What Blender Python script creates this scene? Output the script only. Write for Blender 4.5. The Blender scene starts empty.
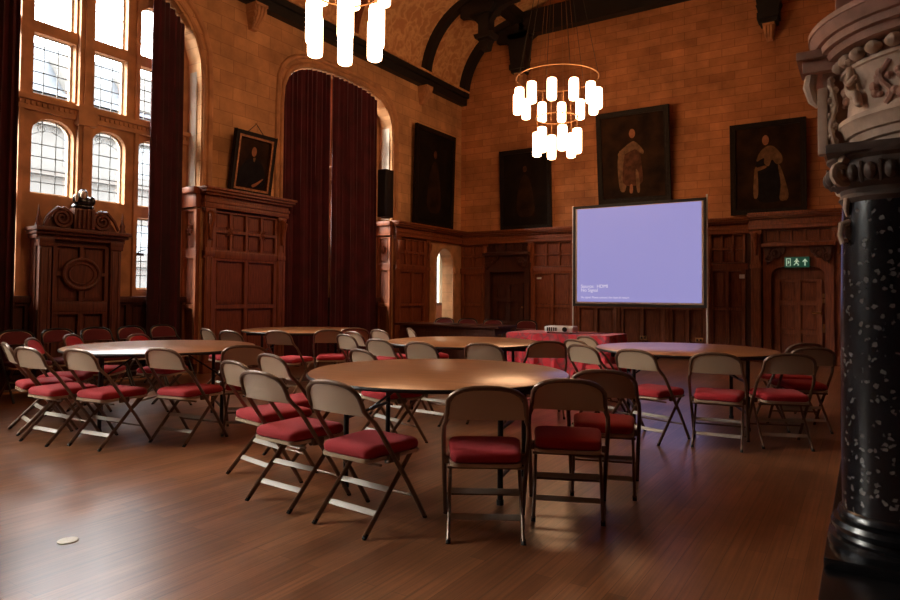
import bpy, bmesh, math, random
from math import pi, sin, cos, radians, atan2, hypot
from mathutils import Vector, Matrix
from mathutils.geometry import tessellate_polygon
random.seed(7)
scene = bpy.context.scene
COL = scene.collection
XL, YB = -8.89, 14.26          # left wall plane, back wall plane

# ------------------------------------------------------------------ materials
def new_mat(name):
    m = bpy.data.materials.new(name); m.use_nodes = True
    return m, m.node_tree.nodes, m.node_tree.links, m.node_tree.nodes['Principled BSDF']

def mat(name, col, rough=.5, metal=0., var=.0, scale=20., bump=0., coat=0., sheen=0., stretch=(1,1,1), col2=None, spec=.5, emit=None, es=0.):
    m, N, L, B = new_mat(name)
    B.inputs['Roughness'].default_value = rough
    B.inputs['Metallic'].default_value = metal
    B.inputs['Coat Weight'].default_value = coat
    B.inputs['Coat Roughness'].default_value = .12
    B.inputs['Sheen Weight'].default_value = sheen
    B.inputs['Specular IOR Level'].default_value = spec
    B.inputs['Base Color'].default_value = (*col, 1)
    if emit:
        B.inputs['Emission Color'].default_value = (*emit, 1); B.inputs['Emission Strength'].default_value = es
    if var or bump or col2:
        tc = N.new('ShaderNodeTexCoord'); mp = N.new('ShaderNodeMapping'); mp.inputs['Scale'].default_value = stretch
        nz = N.new('ShaderNodeTexNoise'); nz.inputs['Scale'].default_value = scale; nz.inputs['Detail'].default_value = 5
        L.new(tc.outputs['Object'], mp.inputs['Vector']); L.new(mp.outputs['Vector'], nz.inputs['Vector'])
        rp = N.new('ShaderNodeValToRGB')
        c2 = col2 or tuple(min(1, c*(1+var)) for c in col); c1 = col if col2 else tuple(c*(1-var) for c in col)
        rp.color_ramp.elements[0].position = .35; rp.color_ramp.elements[1].position = .65
        rp.color_ramp.elements[0].color = (*c1, 1); rp.color_ramp.elements[1].color = (*c2, 1)
        L.new(nz.outputs['Fac'], rp.inputs['Fac']); L.new(rp.outputs['Color'], B.inputs['Base Color'])
        if bump:
            bp = N.new('ShaderNodeBump'); bp.inputs['Strength'].default_value = bump; bp.inputs['Distance'].default_value = .02
            L.new(nz.outputs['Fac'], bp.inputs['Height']); L.new(bp.outputs['Normal'], B.inputs['Normal'])
    return m

def brick_mat(name, axis, c1, c2, mortar, bw, bh, ms, rough, bump=.25, swap=False, noise_amt=.35, off=.5, noise_scale=1.5, roughvar=0, coat=0):
    """axis: which object coordinates make the 2D brick plane"""
    m, N, L, B = new_mat(name)
    tc = N.new('ShaderNodeTexCoord'); sp = N.new('ShaderNodeSeparateXYZ'); cb = N.new('ShaderNodeCombineXYZ')
    L.new(tc.outputs['Object'], sp.inputs[0])
    L.new(sp.outputs[axis[0]], cb.inputs[0]); L.new(sp.outputs[axis[1]], cb.inputs[1])
    br = N.new('ShaderNodeTexBrick'); br.inputs['Scale'].default_value = 1
    br.inputs['Color1'].default_value = (*c1, 1); br.inputs['Color2'].default_value = (*c2, 1); br.inputs['Mortar'].default_value = (*mortar, 1)
    br.inputs['Mortar Size'].default_value = ms; br.inputs['Brick Width'].default_value = bw; br.inputs['Row Height'].default_value = bh
    br.inputs['Mortar Smooth'].default_value = .4; br.offset = off
    L.new(cb.outputs[0], br.inputs['Vector'])
    nz = N.new('ShaderNodeTexNoise'); nz.inputs['Scale'].default_value = noise_scale; nz.inputs['Detail'].default_value = 8; nz.inputs['Roughness'].default_value = .65
    L.new(tc.outputs['Object'], nz.inputs['Vector'])
    mr = N.new('ShaderNodeMapRange'); mr.inputs['From Min'].default_value = .3; mr.inputs['From Max'].default_value = .7
    mr.inputs['To Min'].default_value = 1-noise_amt; mr.inputs['To Max'].default_value = 1+noise_amt
    L.new(nz.outputs['Fac'], mr.inputs['Value'])
    mx = N.new('ShaderNodeMix'); mx.data_type = 'RGBA'; mx.blend_type = 'MULTIPLY'; mx.inputs['Factor'].default_value = 1
    L.new(br.outputs['Color'], mx.inputs['A']); L.new(mr.outputs['Result'], mx.inputs['B'])
    L.new(mx.outputs['Result'], B.inputs['Base Color'])
    bp = N.new('ShaderNodeBump'); bp.inputs['Strength'].default_value = bump; bp.inputs['Distance'].default_value = .01; bp.invert = True
    L.new(br.outputs['Fac'], bp.inputs['Height']); L.new(bp.outputs['Normal'], B.inputs['Normal'])
    B.inputs['Roughness'].default_value = rough; B.inputs['Coat Weight'].default_value = coat; B.inputs['Coat Roughness'].default_value = .25
    if roughvar:
        m2 = N.new('ShaderNodeMapRange'); m2.inputs['From Min'].default_value = .3; m2.inputs['From Max'].default_value = .7
        m2.inputs['To Min'].default_value = rough-roughvar; m2.inputs['To Max'].default_value = rough+roughvar
        L.new(nz.outputs['Fac'], m2.inputs['Value']); L.new(m2.outputs['Result'], B.inputs['Roughness'])
    return m

M = {}
def grain(m, f=.35):
    N, L = m.node_tree.nodes, m.node_tree.links; B = N['Principled BSDF']; src = B.inputs['Base Color'].links[0].from_socket
    tc = N.new('ShaderNodeTexCoord'); mp = N.new('ShaderNodeMapping'); mp.inputs['Scale'].default_value = (60,1.6,1)
    nz = N.new('ShaderNodeTexNoise'); nz.inputs['Scale'].default_value = 1; nz.inputs['Detail'].default_value = 6
    L.new(tc.outputs['Object'], mp.inputs['Vector']); L.new(mp.outputs[0], nz.inputs['Vector'])
    mr = N.new('ShaderNodeMapRange'); mr.inputs['From Min'].default_value = .3; mr.inputs['From Max'].default_value = .7; mr.inputs['To Min'].default_value = 1-f; mr.inputs['To Max'].default_value = 1+f
    L.new(nz.outputs['Fac'], mr.inputs['Value'])
    mx = N.new('ShaderNodeMix'); mx.data_type = 'RGBA'; mx.blend_type = 'MULTIPLY'; mx.inputs['Factor'].default_value = 1
    L.new(src, mx.inputs['A']); L.new(mr.outputs['Result'], mx.inputs['B']); L.new(mx.outputs['Result'], B.inputs['Base Color'])
M['stone_left'] = brick_mat('ashlar_left', ('Y','Z'), (.56,.29,.125), (.44,.215,.088), (.33,.155,.062), .52, .225, .006, .85)
M['stone_back'] = brick_mat('ashlar_back', ('X','Z'), (.50,.205,.075), (.38,.145,.05), (.27,.10,.035), .50, .17, .007, .85)
M['stone_plain'] = mat('dressed_stone', (.46,.22,.095), .8, var=.22, scale=4, bump=.15)
M['floor'] = brick_mat('oak_strip_floor', ('Y','X'), (.26,.105,.045), (.155,.058,.024), (.06,.022,.010), 1.35, .085, .0016, .30, bump=.06, noise_amt=.38, noise_scale=1.1, off=.37, coat=.4)
grain(M['floor']); M['floor'].node_tree.nodes['Principled BSDF'].inputs['Specular IOR Level'].default_value = .9
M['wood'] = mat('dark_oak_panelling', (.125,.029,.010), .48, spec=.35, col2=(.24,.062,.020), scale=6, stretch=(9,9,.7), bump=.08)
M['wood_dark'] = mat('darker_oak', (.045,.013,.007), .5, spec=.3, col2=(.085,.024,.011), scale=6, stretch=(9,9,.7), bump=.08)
M['wood_rail_lit'] = mat('oak_rails_lit', (.145,.036,.012), .45, spec=.4, col2=(.27,.075,.024), scale=6, stretch=(9,9,.7), bump=.08)  # same oak, lightened to paint the light caught by rails and pilasters
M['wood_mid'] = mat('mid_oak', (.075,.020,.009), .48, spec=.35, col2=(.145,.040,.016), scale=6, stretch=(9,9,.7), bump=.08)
M['beam'] = mat('blackened_beam', (.008,.006,.005), .6, var=.3, scale=5)
M['curtain'] = mat('maroon_velvet', (.070,.003,.007), .9, var=.25, scale=3, sheen=.25)
M['brown_metal'] = mat('bronze_enamel', (.15,.085,.052), .36, metal=.3)
M['beige_metal'] = mat('beige_enamel', (.48,.35,.235), .42, metal=.1)
M['bar_metal'] = mat('worn_beige_bar', (.40,.35,.29), .45)
M['black_metal'] = mat('black_enamel', (.012,.011,.012), .4, metal=.3)
M['rubber'] = mat('black_rubber', (.015,.015,.015), .8)
M['red'] = mat('red_upholstery', (.40,.010,.018), .85, var=.12, scale=180, bump=.15, sheen=.06)
M['maroon_pad'] = mat('maroon_pad', (.11,.007,.010), .85, var=.15, scale=150, bump=.1)
M['gold'] = mat('gilt', (.25,.10,.035), .4, metal=.7, var=.3, scale=30)
M['brass'] = mat('brass', (.42,.22,.10), .4, metal=1)
M['frame_dark'] = mat('dark_picture_frame', (.012,.007,.004), .6, spec=.15, var=.3, scale=15)
M['canvas'] = mat('dark_canvas', (.008,.006,.005), .7, col2=(.016,.010,.006), scale=3, spec=.05)
M['canvas_brown'] = mat('brown_canvas', (.012,.007,.005), .7, col2=(.040,.018,.008), scale=2.5, spec=.05)
M['paint_skin'] = mat('painted_skin', (.30,.12,.055), .5, var=.2, scale=12, spec=.05)
M['paint_cream'] = mat('painted_cream_robe', (.16,.085,.04), .5, var=.35, scale=9, spec=.05)
M['paint_brown'] = mat('painted_brown_robe', (.085,.032,.016), .5, var=.4, scale=9, spec=.05)
M['paint_black'] = mat('painted_black_coat', (.010,.008,.008), .5, var=.3, scale=9, spec=.05)
M['white'] = mat('white_plastic', (.7,.7,.68), .4)
M['paper'] = mat('paper', (.75,.72,.66), .7)
M['lead'] = mat('lead_came', (.03,.03,.03), .5)
M['win_metal'] = mat('window_frame_iron', (.03,.028,.026), .5)
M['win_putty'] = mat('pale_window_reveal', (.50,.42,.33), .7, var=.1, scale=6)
M['wire'] = mat('wire', (.05,.04,.03), .5)
M['marble_col'] = None

def glass_mat():
    m = bpy.data.materials.new('leaded_glass'); m.use_nodes = True
    N, L = m.node_tree.nodes, m.node_tree.links; N.clear()
    o = N.new('ShaderNodeOutputMaterial'); mx = N.new('ShaderNodeMixShader'); t = N.new('ShaderNodeBsdfTransparent'); g = N.new('ShaderNodeBsdfGlossy')
    t.inputs['Color'].default_value = (.93,.95,.95,1); g.inputs['Roughness'].default_value = .05; mx.inputs['Fac'].default_value = .06
    L.new(t.outputs[0], mx.inputs[1]); L.new(g.outputs[0], mx.inputs[2]); L.new(mx.outputs[0], o.inputs[0])
    return m
M['glass'] = glass_mat()

def laminate():
    m, N, L, B = new_mat('wood_laminate')
    tc = N.new('ShaderNodeTexCoord'); mp = N.new('ShaderNodeMapping'); mp.inputs['Scale'].default_value = (1.2, 14, 1)
    nz = N.new('ShaderNodeTexNoise'); nz.inputs['Scale'].default_value = 2.2; nz.inputs['Detail'].default_value = 7; nz.inputs['Distortion'].default_value = .5
    rp = N.new('ShaderNodeValToRGB'); e = rp.color_ramp.elements
    e[0].position = .3; e[0].color = (.32,.115,.040,1); e[1].position = .72; e[1].color = (.50,.23,.095,1)
    L.new(tc.outputs['Object'], mp.inputs['Vector']); L.new(mp.outputs[0], nz.inputs['Vector']); L.new(nz.outputs['Fac'], rp.inputs['Fac'])
    L.new(rp.outputs['Color'], B.inputs['Base Color']); B.inputs['Roughness'].default_value = .3
    B.inputs['Specular IOR Level'].default_value = .8; B.inputs['Coat Weight'].default_value = .6; B.inputs['Coat Roughness'].default_value = .28
    return m
M['laminate'] = laminate()

def damask():
    m, N, L, B = new_mat('red_damask')
    tc = N.new('ShaderNodeTexCoord')
    nz = N.new('ShaderNodeTexNoise'); nz.inputs['Scale'].default_value = 4; nz.inputs['Detail'].default_value = 2
    mx = N.new('ShaderNodeMix'); mx.data_type = 'VECTOR'; mx.inputs['Factor'].default_value = .25
    L.new(tc.outputs['Object'], nz.inputs['Vector']); L.new(tc.outputs['Object'], mx.inputs['A']); L.new(nz.outputs['Color'], mx.inputs['B'])
    vo = N.new('ShaderNodeTexVoronoi'); vo.feature = 'DISTANCE_TO_EDGE'; vo.inputs['Scale'].default_value = 9
    L.new(mx.outputs['Result'], vo.inputs['Vector'])
    rp = N.new('ShaderNodeValToRGB'); e = rp.color_ramp.elements
    e[0].position = .03; e[0].color = (.26,.03,.04,1); e[1].position = .12; e[1].color = (.55,.012,.030,1)
    L.new(vo.outputs['Distance'], rp.inputs['Fac']); L.new(rp.outputs['Color'], B.inputs['Base Color']); B.inputs['Roughness'].default_value = .75
    B.inputs['Sheen Weight'].default_value = .2
    return m
M['damask'] = damask()

def plaster():
    m, N, L, B = new_mat('moulded_plaster')
    tc = N.new('ShaderNodeTexCoord')
    nz = N.new('ShaderNodeTexNoise'); nz.inputs['Scale'].default_value = 2.2; nz.inputs['Detail'].default_value = 3
    mx = N.new('ShaderNodeMix'); mx.data_type = 'VECTOR'; mx.inputs['Factor'].default_value = .55
    L.new(tc.outputs['Object'], nz.inputs['Vector']); L.new(tc.outputs['Object'], mx.inputs['A']); L.new(nz.outputs['Color'], mx.inputs['B'])
    vo = N.new('ShaderNodeTexVoronoi'); vo.feature = 'DISTANCE_TO_EDGE'; vo.inputs['Scale'].default_value = 6.5
    L.new(mx.outputs['Result'], vo.inputs['Vector'])
    n2 = N.new('ShaderNodeTexNoise'); n2.inputs['Scale'].default_value = 9; n2.inputs['Detail'].default_value = 4
    L.new(tc.outputs['Object'], n2.inputs['Vector'])
    ad = N.new('ShaderNodeMath'); ad.operation = 'MULTIPLY_ADD'; ad.inputs[1].default_value = .35; 
    L.new(n2.outputs['Fac'], ad.inputs[0]); L.new(vo.outputs['Distance'], ad.inputs[2])
    rp = N.new('ShaderNodeValToRGB'); e = rp.color_ramp.elements
    e[0].position = .14; e[0].color = (.76,.44,.19,1); e[1].position = .40; e[1].color = (.55,.25,.095,1)
    L.new(ad.outputs[0], rp.inputs['Fac']); L.new(rp.outputs['Color'], B.inputs['Base Color']); B.inputs['Roughness'].default_value = .8
    bp = N.new('ShaderNodeBump'); bp.inputs['Strength'].default_value = .6; bp.inputs['Distance'].default_value = .03; bp.invert = True
    L.new(ad.outputs[0], bp.inputs['Height']); L.new(bp.outputs['Normal'], B.inputs['Normal'])
    return m
M['plaster'] = plaster()

def fossil_marble():
    m, N, L, B = new_mat('black_fossil_marble')
    tc = N.new('ShaderNodeTexCoord')
    vo = N.new('ShaderNodeTexVoronoi'); vo.inputs['Scale'].default_value = 36; vo.inputs['Randomness'].default_value = 1
    nz = N.new('ShaderNodeTexNoise'); nz.inputs['Scale'].default_value = 30
    mx = N.new('ShaderNodeMix'); mx.data_type = 'VECTOR'; mx.inputs['Factor'].default_value = .04
    L.new(tc.outputs['Object'], nz.inputs['Vector']); L.new(tc.outputs['Object'], mx.inputs['A']); L.new(nz.outputs['Color'], mx.inputs['B']); L.new(mx.outputs['Result'], vo.inputs['Vector'])
    n2 = N.new('ShaderNodeTexNoise'); n2.inputs['Scale'].default_value = 7; L.new(tc.outputs['Object'], n2.inputs['Vector'])
    r1 = N.new('ShaderNodeMapRange'); r1.inputs['From Min'].default_value = .40; r1.inputs['From Max'].default_value = .28
    L.new(vo.outputs['Distance'], r1.inputs['Value'])
    sp = N.new('ShaderNodeSeparateColor'); L.new(vo.outputs['Color'], sp.inputs[0])
    th = N.new('ShaderNodeMath'); th.operation = 'GREATER_THAN'; th.inputs[1].default_value = .45; L.new(sp.outputs[0], th.inputs[0])
    mu = N.new('ShaderNodeMath'); mu.operation = 'MULTIPLY'; L.new(r1.outputs[0], mu.inputs[0]); L.new(th.outputs[0], mu.inputs[1])
    m3 = N.new('ShaderNodeMath'); m3.operation = 'MULTIPLY'; L.new(mu.outputs[0], m3.inputs[0]); L.new(n2.outputs['Fac'], m3.inputs[1])
    cm = N.new('ShaderNodeMix'); cm.data_type = 'RGBA'; cm.inputs['A'].default_value = (.006,.006,.008,1); cm.inputs['B'].default_value = (.18,.155,.14,1)
    L.new(m3.outputs[0], cm.inputs['Factor']); L.new(cm.outputs['Result'], B.inputs['Base Color']); B.inputs['Roughness'].default_value = .25
    return m
M['marble_col'] = fossil_marble()
M['marble_black'] = mat('black_marble', (.006,.006,.007), .25)
M['carved_stone'] = mat('carved_limestone', (.50,.36,.26), .75, var=.18, scale=10, bump=.2)
M['carved_pink'] = mat('pink_limestone', (.40,.22,.155), .7, var=.18, scale=10, bump=.2)
M['carved_dark'] = mat('dark_limestone', (.07,.042,.030), .6, var=.3, scale=12, bump=.2)  # limestone in a darker tone for capital, eggs and abacus
M['lamp'] = mat('opal_glass_lamp', (.8,.7,.6), .3, emit=(1,.56,.29), es=7.5)
M['screen'] = mat('projected_lilac', (.05,.05,.05), .6, emit=(.275,.255,.55), es=.56)
M['screen_text'] = mat('projected_white', (.05,.05,.05), .6, emit=(.75,.68,.80), es=.56)
M['screen_edge'] = mat('screen_border_cream', (.45,.36,.26), .7)
M['exit_green'] = mat('exit_green', (.008,.05,.03), .5, emit=(.008,.06,.035), es=.3)
M['exit_white'] = mat('exit_white', (.5,.6,.5), .5, emit=(.30,.45,.33), es=.45)
M['facade'] = mat('pale_facade', (.062,.059,.054), .8, var=.06, scale=1)
M['facade_trim'] = mat('facade_trim', (.055,.048,.042), .8)
M['slate'] = mat('slate_roof', (.036,.041,.048), .6, var=.15, scale=2)
M['far_glass'] = mat('far_window', (.08,.09,.10), .3)
M['asphalt'] = mat('street', (.15,.15,.15), .9)

# ------------------------------------------------------------------ mesh builder
class MB:
    def __init__(s, fn=None):
        s.bm = bmesh.new(); s.fn = fn
    def _v(s, p):
        p = Vector(p)
        if s.fn: p = Vector(s.fn(*p))
        return s.bm.verts.new(p)
    def faces(s, pts, fs):
        vs = [s._v(p) for p in pts]
        for f in fs:
            try: s.bm.faces.new([vs[i] for i in f])
            except ValueError: pass
        return s
    def box(s, a, b):
        x0,y0,z0 = a; x1,y1,z1 = b
        return s.faces([(x0,y0,z0),(x1,y0,z0),(x1,y1,z0),(x0,y1,z0),(x0,y0,z1),(x1,y0,z1),(x1,y1,z1),(x0,y1,z1)],
                       [(0,3,2,1),(4,5,6,7),(0,1,5,4),(1,2,6,5),(2,3,7,6),(3,0,4,7)])
    def tube(s, path, r, n=8, closed=False, flat=None):
        """round tube along a path; flat=(a,b) gives elliptical section radii"""
        P = [Vector(p) for p in path]; k = len(P); rings = []
        prev = None
        for i in range(k):
            if closed: t = (P[(i+1)%k]-P[i-1])
            else: t = P[min(i+1,k-1)]-P[max(i-1,0)]
            t.normalize()
            if prev is None:
                ref = Vector((0,0,1)) if abs(t.z) < .9 else Vector((1,0,0))
                a = ref.cross(t).normalized()
            else:
                a = (prev - t*prev.dot(t)).normalized()
            prev = a; b = t.cross(a)
            rr = r[i] if isinstance(r,(list,tuple)) else r
            ra, rb = (flat if flat else (rr, rr))
            rings.append([P[i]+a*cos(2*pi*j/n)*ra+b*sin(2*pi*j/n)*rb for j in range(n)])
        pts = [p for R in rings for p in R]; fs = []
        m = k if closed else k-1
        for i in range(m):
            for j in range(n):
                fs.append((i*n+j, i*n+(j+1)%n, ((i+1)%k)*n+(j+1)%n, ((i+1)%k)*n+j))
        if not closed: fs += [tuple(range(n-1,-1,-1)), tuple((k-1)*n+j for j in range(n))]
        return s.faces(pts, fs)
    def lathe(s, prof, c=(0,0,0), n=32, cap=True, arc=None):
        """profile of (r,z) about a vertical axis at c"""
        k = len(prof); pts = []; fs = []
        for r, z in prof:
            for j in range(n):
                a = 2*pi*j/n
                pts.append((c[0]+r*cos(a), c[1]+r*sin(a), c[2]+z))
        for i in range(k-1):
            for j in range(n): fs.append((i*n+j, i*n+(j+1)%n, (i+1)*n+(j+1)%n, (i+1)*n+j))
        if cap: fs += [tuple(range(n-1,-1,-1)), tuple((k-1)*n+j for j in range(n))]
        return s.faces(pts, fs)
    def ball(s, c, r, n=12, m=8):
        rx,ry,rz = (r,r,r) if not isinstance(r,(tuple,list)) else r
        pts = []; fs = []
        for i in range(m+1):
            th = pi*i/m
            for j in range(n):
                a = 2*pi*j/n
                pts.append((c[0]+rx*max(sin(th),.02)*cos(a), c[1]+ry*max(sin(th),.02)*sin(a), c[2]+rz*cos(th)))
        for i in range(m):
            for j in range(n): fs.append((i*n+j,(i+1)*n+j,(i+1)*n+(j+1)%n,i*n+(j+1)%n))
        fs += [tuple(range(n)), tuple(m*n+j for j in range(n-1,-1,-1))]
        return s.faces(pts, fs)
    def plate(s, outer, holes, d0, d1):
        """flat plate with holes: 2D loops in the first two coords, thickness in the third"""
        loops = [outer]+list(holes)
        tris = tessellate_polygon([[Vector((u,v,0)) for u,v in lp] for lp in loops])
        flat = [p for lp in loops for p in lp]; n = len(flat)
        pts = [(u,v,d0) for u,v in flat]+[(u,v,d1) for u,v in flat]
        fs = [tuple(t) for t in tris]+[tuple(i+n for i in reversed(t)) for t in tris]
        o = 0
        for lp in loops:
            k = len(lp)
            for i in range(k): a, b = o+i, o+(i+1)%k; fs.append((a,b,b+n,a+n))
            o += k
        return s.faces(pts, fs)
    def prism(s, prof, axis_a, axis_b):
        """extrude a 2D closed profile: prof pts are (p,q); axis fn gives 3D for (p,q,t) at t=axis_a..axis_b handled by fn order (p,q,t)"""
        return s.plate(prof, [], axis_a, axis_b)
    def build(s, name, material, parent=None, bevel=0, smooth=True, kind=None, label=None, loc=None, subd=0):
        bm = s.bm
        bmesh.ops.remove_doubles(bm, verts=bm.verts, dist=1e-5)
        if bevel:
            es = [e for e in bm.edges if len(e.link_faces) == 2 and e.calc_face_angle(0) > .6]
            bmesh.ops.bevel(bm, geom=es, offset=bevel, segments=2, profile=.6, affect='EDGES', clamp_overlap=True)
        bmesh.ops.recalc_face_normals(bm, faces=bm.faces)
        me = bpy.data.meshes.new(name); bm.to_mesh(me); bm.free()
        me.materials.append(M[material] if isinstance(material, str) else material)
        if smooth:
            me.polygons.foreach_set('use_smooth', [True]*len(me.polygons)); me.set_sharp_from_angle(angle=radians(38))
        o = bpy.data.objects.new(name, me); COL.objects.link(o)
        if parent: o.parent = parent
        if loc: o.location = loc
        if kind: o['kind'] = kind
        if label: o['label'] = label
        if subd:
            md = o.modifiers.new('subd', 'SUBSURF'); md.levels = subd; md.render_levels = subd
        return o

def tag(o, label=None, cat=None, group=None, kind=None):
    if label: o['label'] = label
    if cat: o['category'] = cat
    if group: o['group'] = group
    if kind: o['kind'] = kind
    return o
def empty(name, loc=(0,0,0), rz=0, **k):
    o = bpy.data.objects.new(name, None); COL.objects.link(o); o.location = loc; o.rotation_euler.z = rz
    return tag(o, **k)
def copy_tree(o, parent=None):
    c = o.copy(); COL.objects.link(c)
    if parent: c.parent = parent
    for ch in [x for x in KIDS.get(o.name, [])]: copy_tree(ch, c)
    return c
KIDS = {}
def index_kids():
    KIDS.clear()
    for o in bpy.data.objects:
        if o.parent: KIDS.setdefault(o.parent.name, []).append(o)

# plane maps: (u, v, d) with d measured out of the wall into the hall
def LM(X=XL): return lambda u, v, d: (X+d, u, v)
def BM_(Y=YB): return lambda u, v, d: (u, Y-d, v)

def rect(u0, u1, v0, v1): return [(u0,v0),(u1,v0),(u1,v1),(u0,v1)]
def arch(u0, u1, v0, vs, va, n=14, k=2.4):
    """opening with straight jambs to vs then a (super-elliptical, flattened) arch to va"""
    c, a = (u0+u1)/2, (u1-u0)/2
    pts = [(u0,v0),(u1,v0)]
    for i in range(n+1):
        t = pi*i/n
        cu, sv = cos(t), sin(t)
        pts.append((c+a*math.copysign(abs(cu)**(2/k),cu), vs+(va-vs)*abs(sv)**(2/k)))
    return pts

# ------------------------------------------------------------------ SETTING: floor, walls, ceiling
YF, XR = -4.0, .85
MB().box((XL-.5,YF-.2,-.12),(XR+.2,YB+.2,0)).build('floor','floor',kind='structure',smooth=False)

W1 = (3.15,6.42); W2 = (8.15,11.34); W0 = (-1.95,1.32)
arch1 = arch(W1[0],W1[1],.02,4.55,6.02,k=2.5); arch2 = arch(W2[0],W2[1],.02,4.72,5.68,k=2.9); arch0 = arch(W0[0],W0[1],.02,4.55,6.02,k=2.5)
D1 = arch(13.02,13.86,.02,2.0,2.46,k=2.1)
MB(LM()).plate(rect(YF-.2,YB+.4,-.1,9.4),[arch0,arch1,arch2,D1],-.30,0).build('wall_left','stone_left',kind='structure',smooth=False)
MB(BM_()).plate(rect(XL-.3,XR+.2,-.1,10.4),[],-.3,0).build('wall_back','stone_back',kind='structure',smooth=False)
MB().box((XR,YF,0),(XR+.2,YB,9.5)).build('wall_right','wood_dark',kind='structure',smooth=False)
MB().box((XL-.3,YF-.2,0),(XR+.2,YF,9.8)).build('wall_front','wood_dark',kind='structure',smooth=False)

# arch mouldings round the window openings (swept roll, two orders)
def arch_mould(o, inset, r, name, parent=None, x=XL):
    pts = [(u,v) for u,v in o[1:]]+[(o[0][0],o[0][1])]
    c = sum(u for u,v in o)/len(o)
    P = []
    for u, v in pts:
        s_ = 1 if u > c else -1
        f = 1 if v <= pts[1][1]+.01 else 1
        P.append((x+.0, u+ s_*inset, v+(inset if v > pts[1][1]+.02 else 0)))
    b = MB(); b.tube(P, r, 8); return b
for n_, (o_) in enumerate((arch0, arch1, arch2)):
    t = empty('trim', kind='structure')
    t.name = 'trim_%d' % (n_+1)
    b = arch_mould(o_, .05, .035, 'm'); b.build('arch_moulding','stone_plain',t)
    b = arch_mould(o_, .16, .05, 'm'); b.build('hood_moulding','stone_plain',t)

# ceiling: coved sides, flat middle, all one plaster shell
def cove(n=14):
    # quarter ellipse from the wall head to the purlin line
    x0,z0,x1,z1 = XL+.05,6.45,-7.1,8.15
    return [(x1-(x1-x0)*cos(pi/2*i/n), z0+(z1-z0)*sin(pi/2*i/n)) for i in range(n+1)]
cv = cove(); cvr = [(-8.7-x, z) for x, z in reversed(cv)]
cvr = [(min(x,XR),z) for x,z in cvr]
mid = [(-7.1+5.5*i/12, 8.15+.75*sin(pi*i/12)) for i in range(1,12)]
line = cv+mid+cvr
b = MB(); k = len(line)
for i in range(k-1):
    (xa,za),(xb,zb) = line[i],line[i+1]
    b.faces([(xa,YF,za),(xb,YF,zb),(xb,YB,zb),(xa,YB,za),(xa,YF,za+.12),(xb,YF,zb+.12),(xb,YB,zb+.12),(xa,YB,za+.12)],
            [(0,3,2,1),(4,5,6,7),(0,1,5,4),(2,3,7,6)])
(xa,za) = line[-1]; b.box((xa-.02,YF,za),(XR+.1,YB,za+.12))
b.build('ceiling','plaster',kind='structure')
MB().box((XL-.5,YF-.3,10.3),(XR+.3,YB+.3,10.5)).build('roof','slate',kind='structure')

# black timber: wall plate, transverse ribs with pendants, purlins, tie beam on the back wall
t = empty('trim_4', kind='structure')
b = MB(); b.box((XL,YF,6.22),(XL+.16,YB,6.50)); b.box((XL,YF,6.40),(XL+.22,YB,6.52)); b.build('wall_plate','beam',t)
b = MB(); b.box((XL,YF,6.52),(XL+.26,YB,6.56)); b.build('wall_plate_bead','plaster',t)
MB().box((-7.28,YF,7.95),(-6.98,YB,8.25)).build('purlin','beam',t)
MB().box((-1.75,YF,7.95),(-1.45,YB,8.25)).build('purlin','beam',t)
def ribpoly(depth, off=.03, n=14):
    x0,z0,x1,z1 = XL+.05,6.40,-7.1,8.17
    o = [(x1-(x1-x0)*cos(pi/2*i/n), z0+(z1-z0)*sin(pi/2*i/n)) for i in range(n+1)]
    a2, b2 = (x1-x0-depth), (z1-z0-depth)
    i_ = [(x1-a2*cos(pi/2*i/n), z0+b2*sin(pi/2*i/n)) for i in range(n,-1,-1)]
    return o+i_
def rib_fn(y): return lambda u, v, d: (u, y+d, v)
def rib_fn_r(y): return lambda u, v, d: (-8.7-u, y+d, v)
def major_rib(y, w=.22, pend=6.75):
    for fn in (rib_fn(y), rib_fn_r(y)):
        MB(fn).plate(ribpoly(.18),[],-w/2,w/2).build('rib','beam',t)
        # pendant: turned post with a drop, and a small cusped bracket to the inner side
        b = MB(fn)
        b.plate([(-7.24,pend+.2),(-6.98,pend+.2),(-6.98,8.2),(-7.24,8.2)],[],-.14,.14)
        b.plate([(-7.34,7.55),(-6.88,7.55),(-6.80,7.72),(-7.42,7.72)],[],-.2,.2)
        b.plate([(-7.30,7.0),(-6.92,7.0),(-6.88,7.1),(-7.34,7.1)],[],-.18,.18)
        b.plate([(-7.19,pend),(-7.03,pend),(-6.98,pend+.2),(-7.24,pend+.2)],[],-.1,.1)
        b.build('pendant','beam',t)
        n = 8
        arc_ = [(-7.0+ .55*sin(pi/2*i/n)-.0, 7.35+.45*(1-cos(pi/2*(n-i)/n))*0+.45*sin(pi/2*i/n)) for i in range(n+1)]
        MB(fn).plate([(-7.0,8.1),(-7.0,7.25)]+[(-7.0+.7*(1-cos(pi/2*i/n)), 7.25+.45*sin(pi/2*i/n)) for i in range(1,n+1)]+[(-6.3,8.1)],[],-.09,.09).build('bracket','beam',t)
        MB(fn).plate([(-7.2,8.0),(-7.2,7.1)]+[(-7.2-.55*(1-cos(pi/2*i/n)), 7.1+.5*sin(pi/2*i/n)) for i in range(1,n+1)]+[(-7.75,8.0)],[],-.08,.08).build('bracket','beam',t)
    MB().box((-7.1,y-w/2,7.85),(-1.6,y+w/2,8.2)).build('tie_beam','beam',t)
for y in (YB-.12, 12.42, 7.38, 2.35): major_rib(y, .24 if y > 13 else .2)
for y in (9.9, 4.87): MB(rib_fn(y)).plate(ribpoly(.10),[],-.07,.07).build('minor_rib','wood',t)
MB().box((-7.1,YB-.26,7.63),(-1.6,YB-.02,8.2)).build('tie_beam','beam',t)

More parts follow.
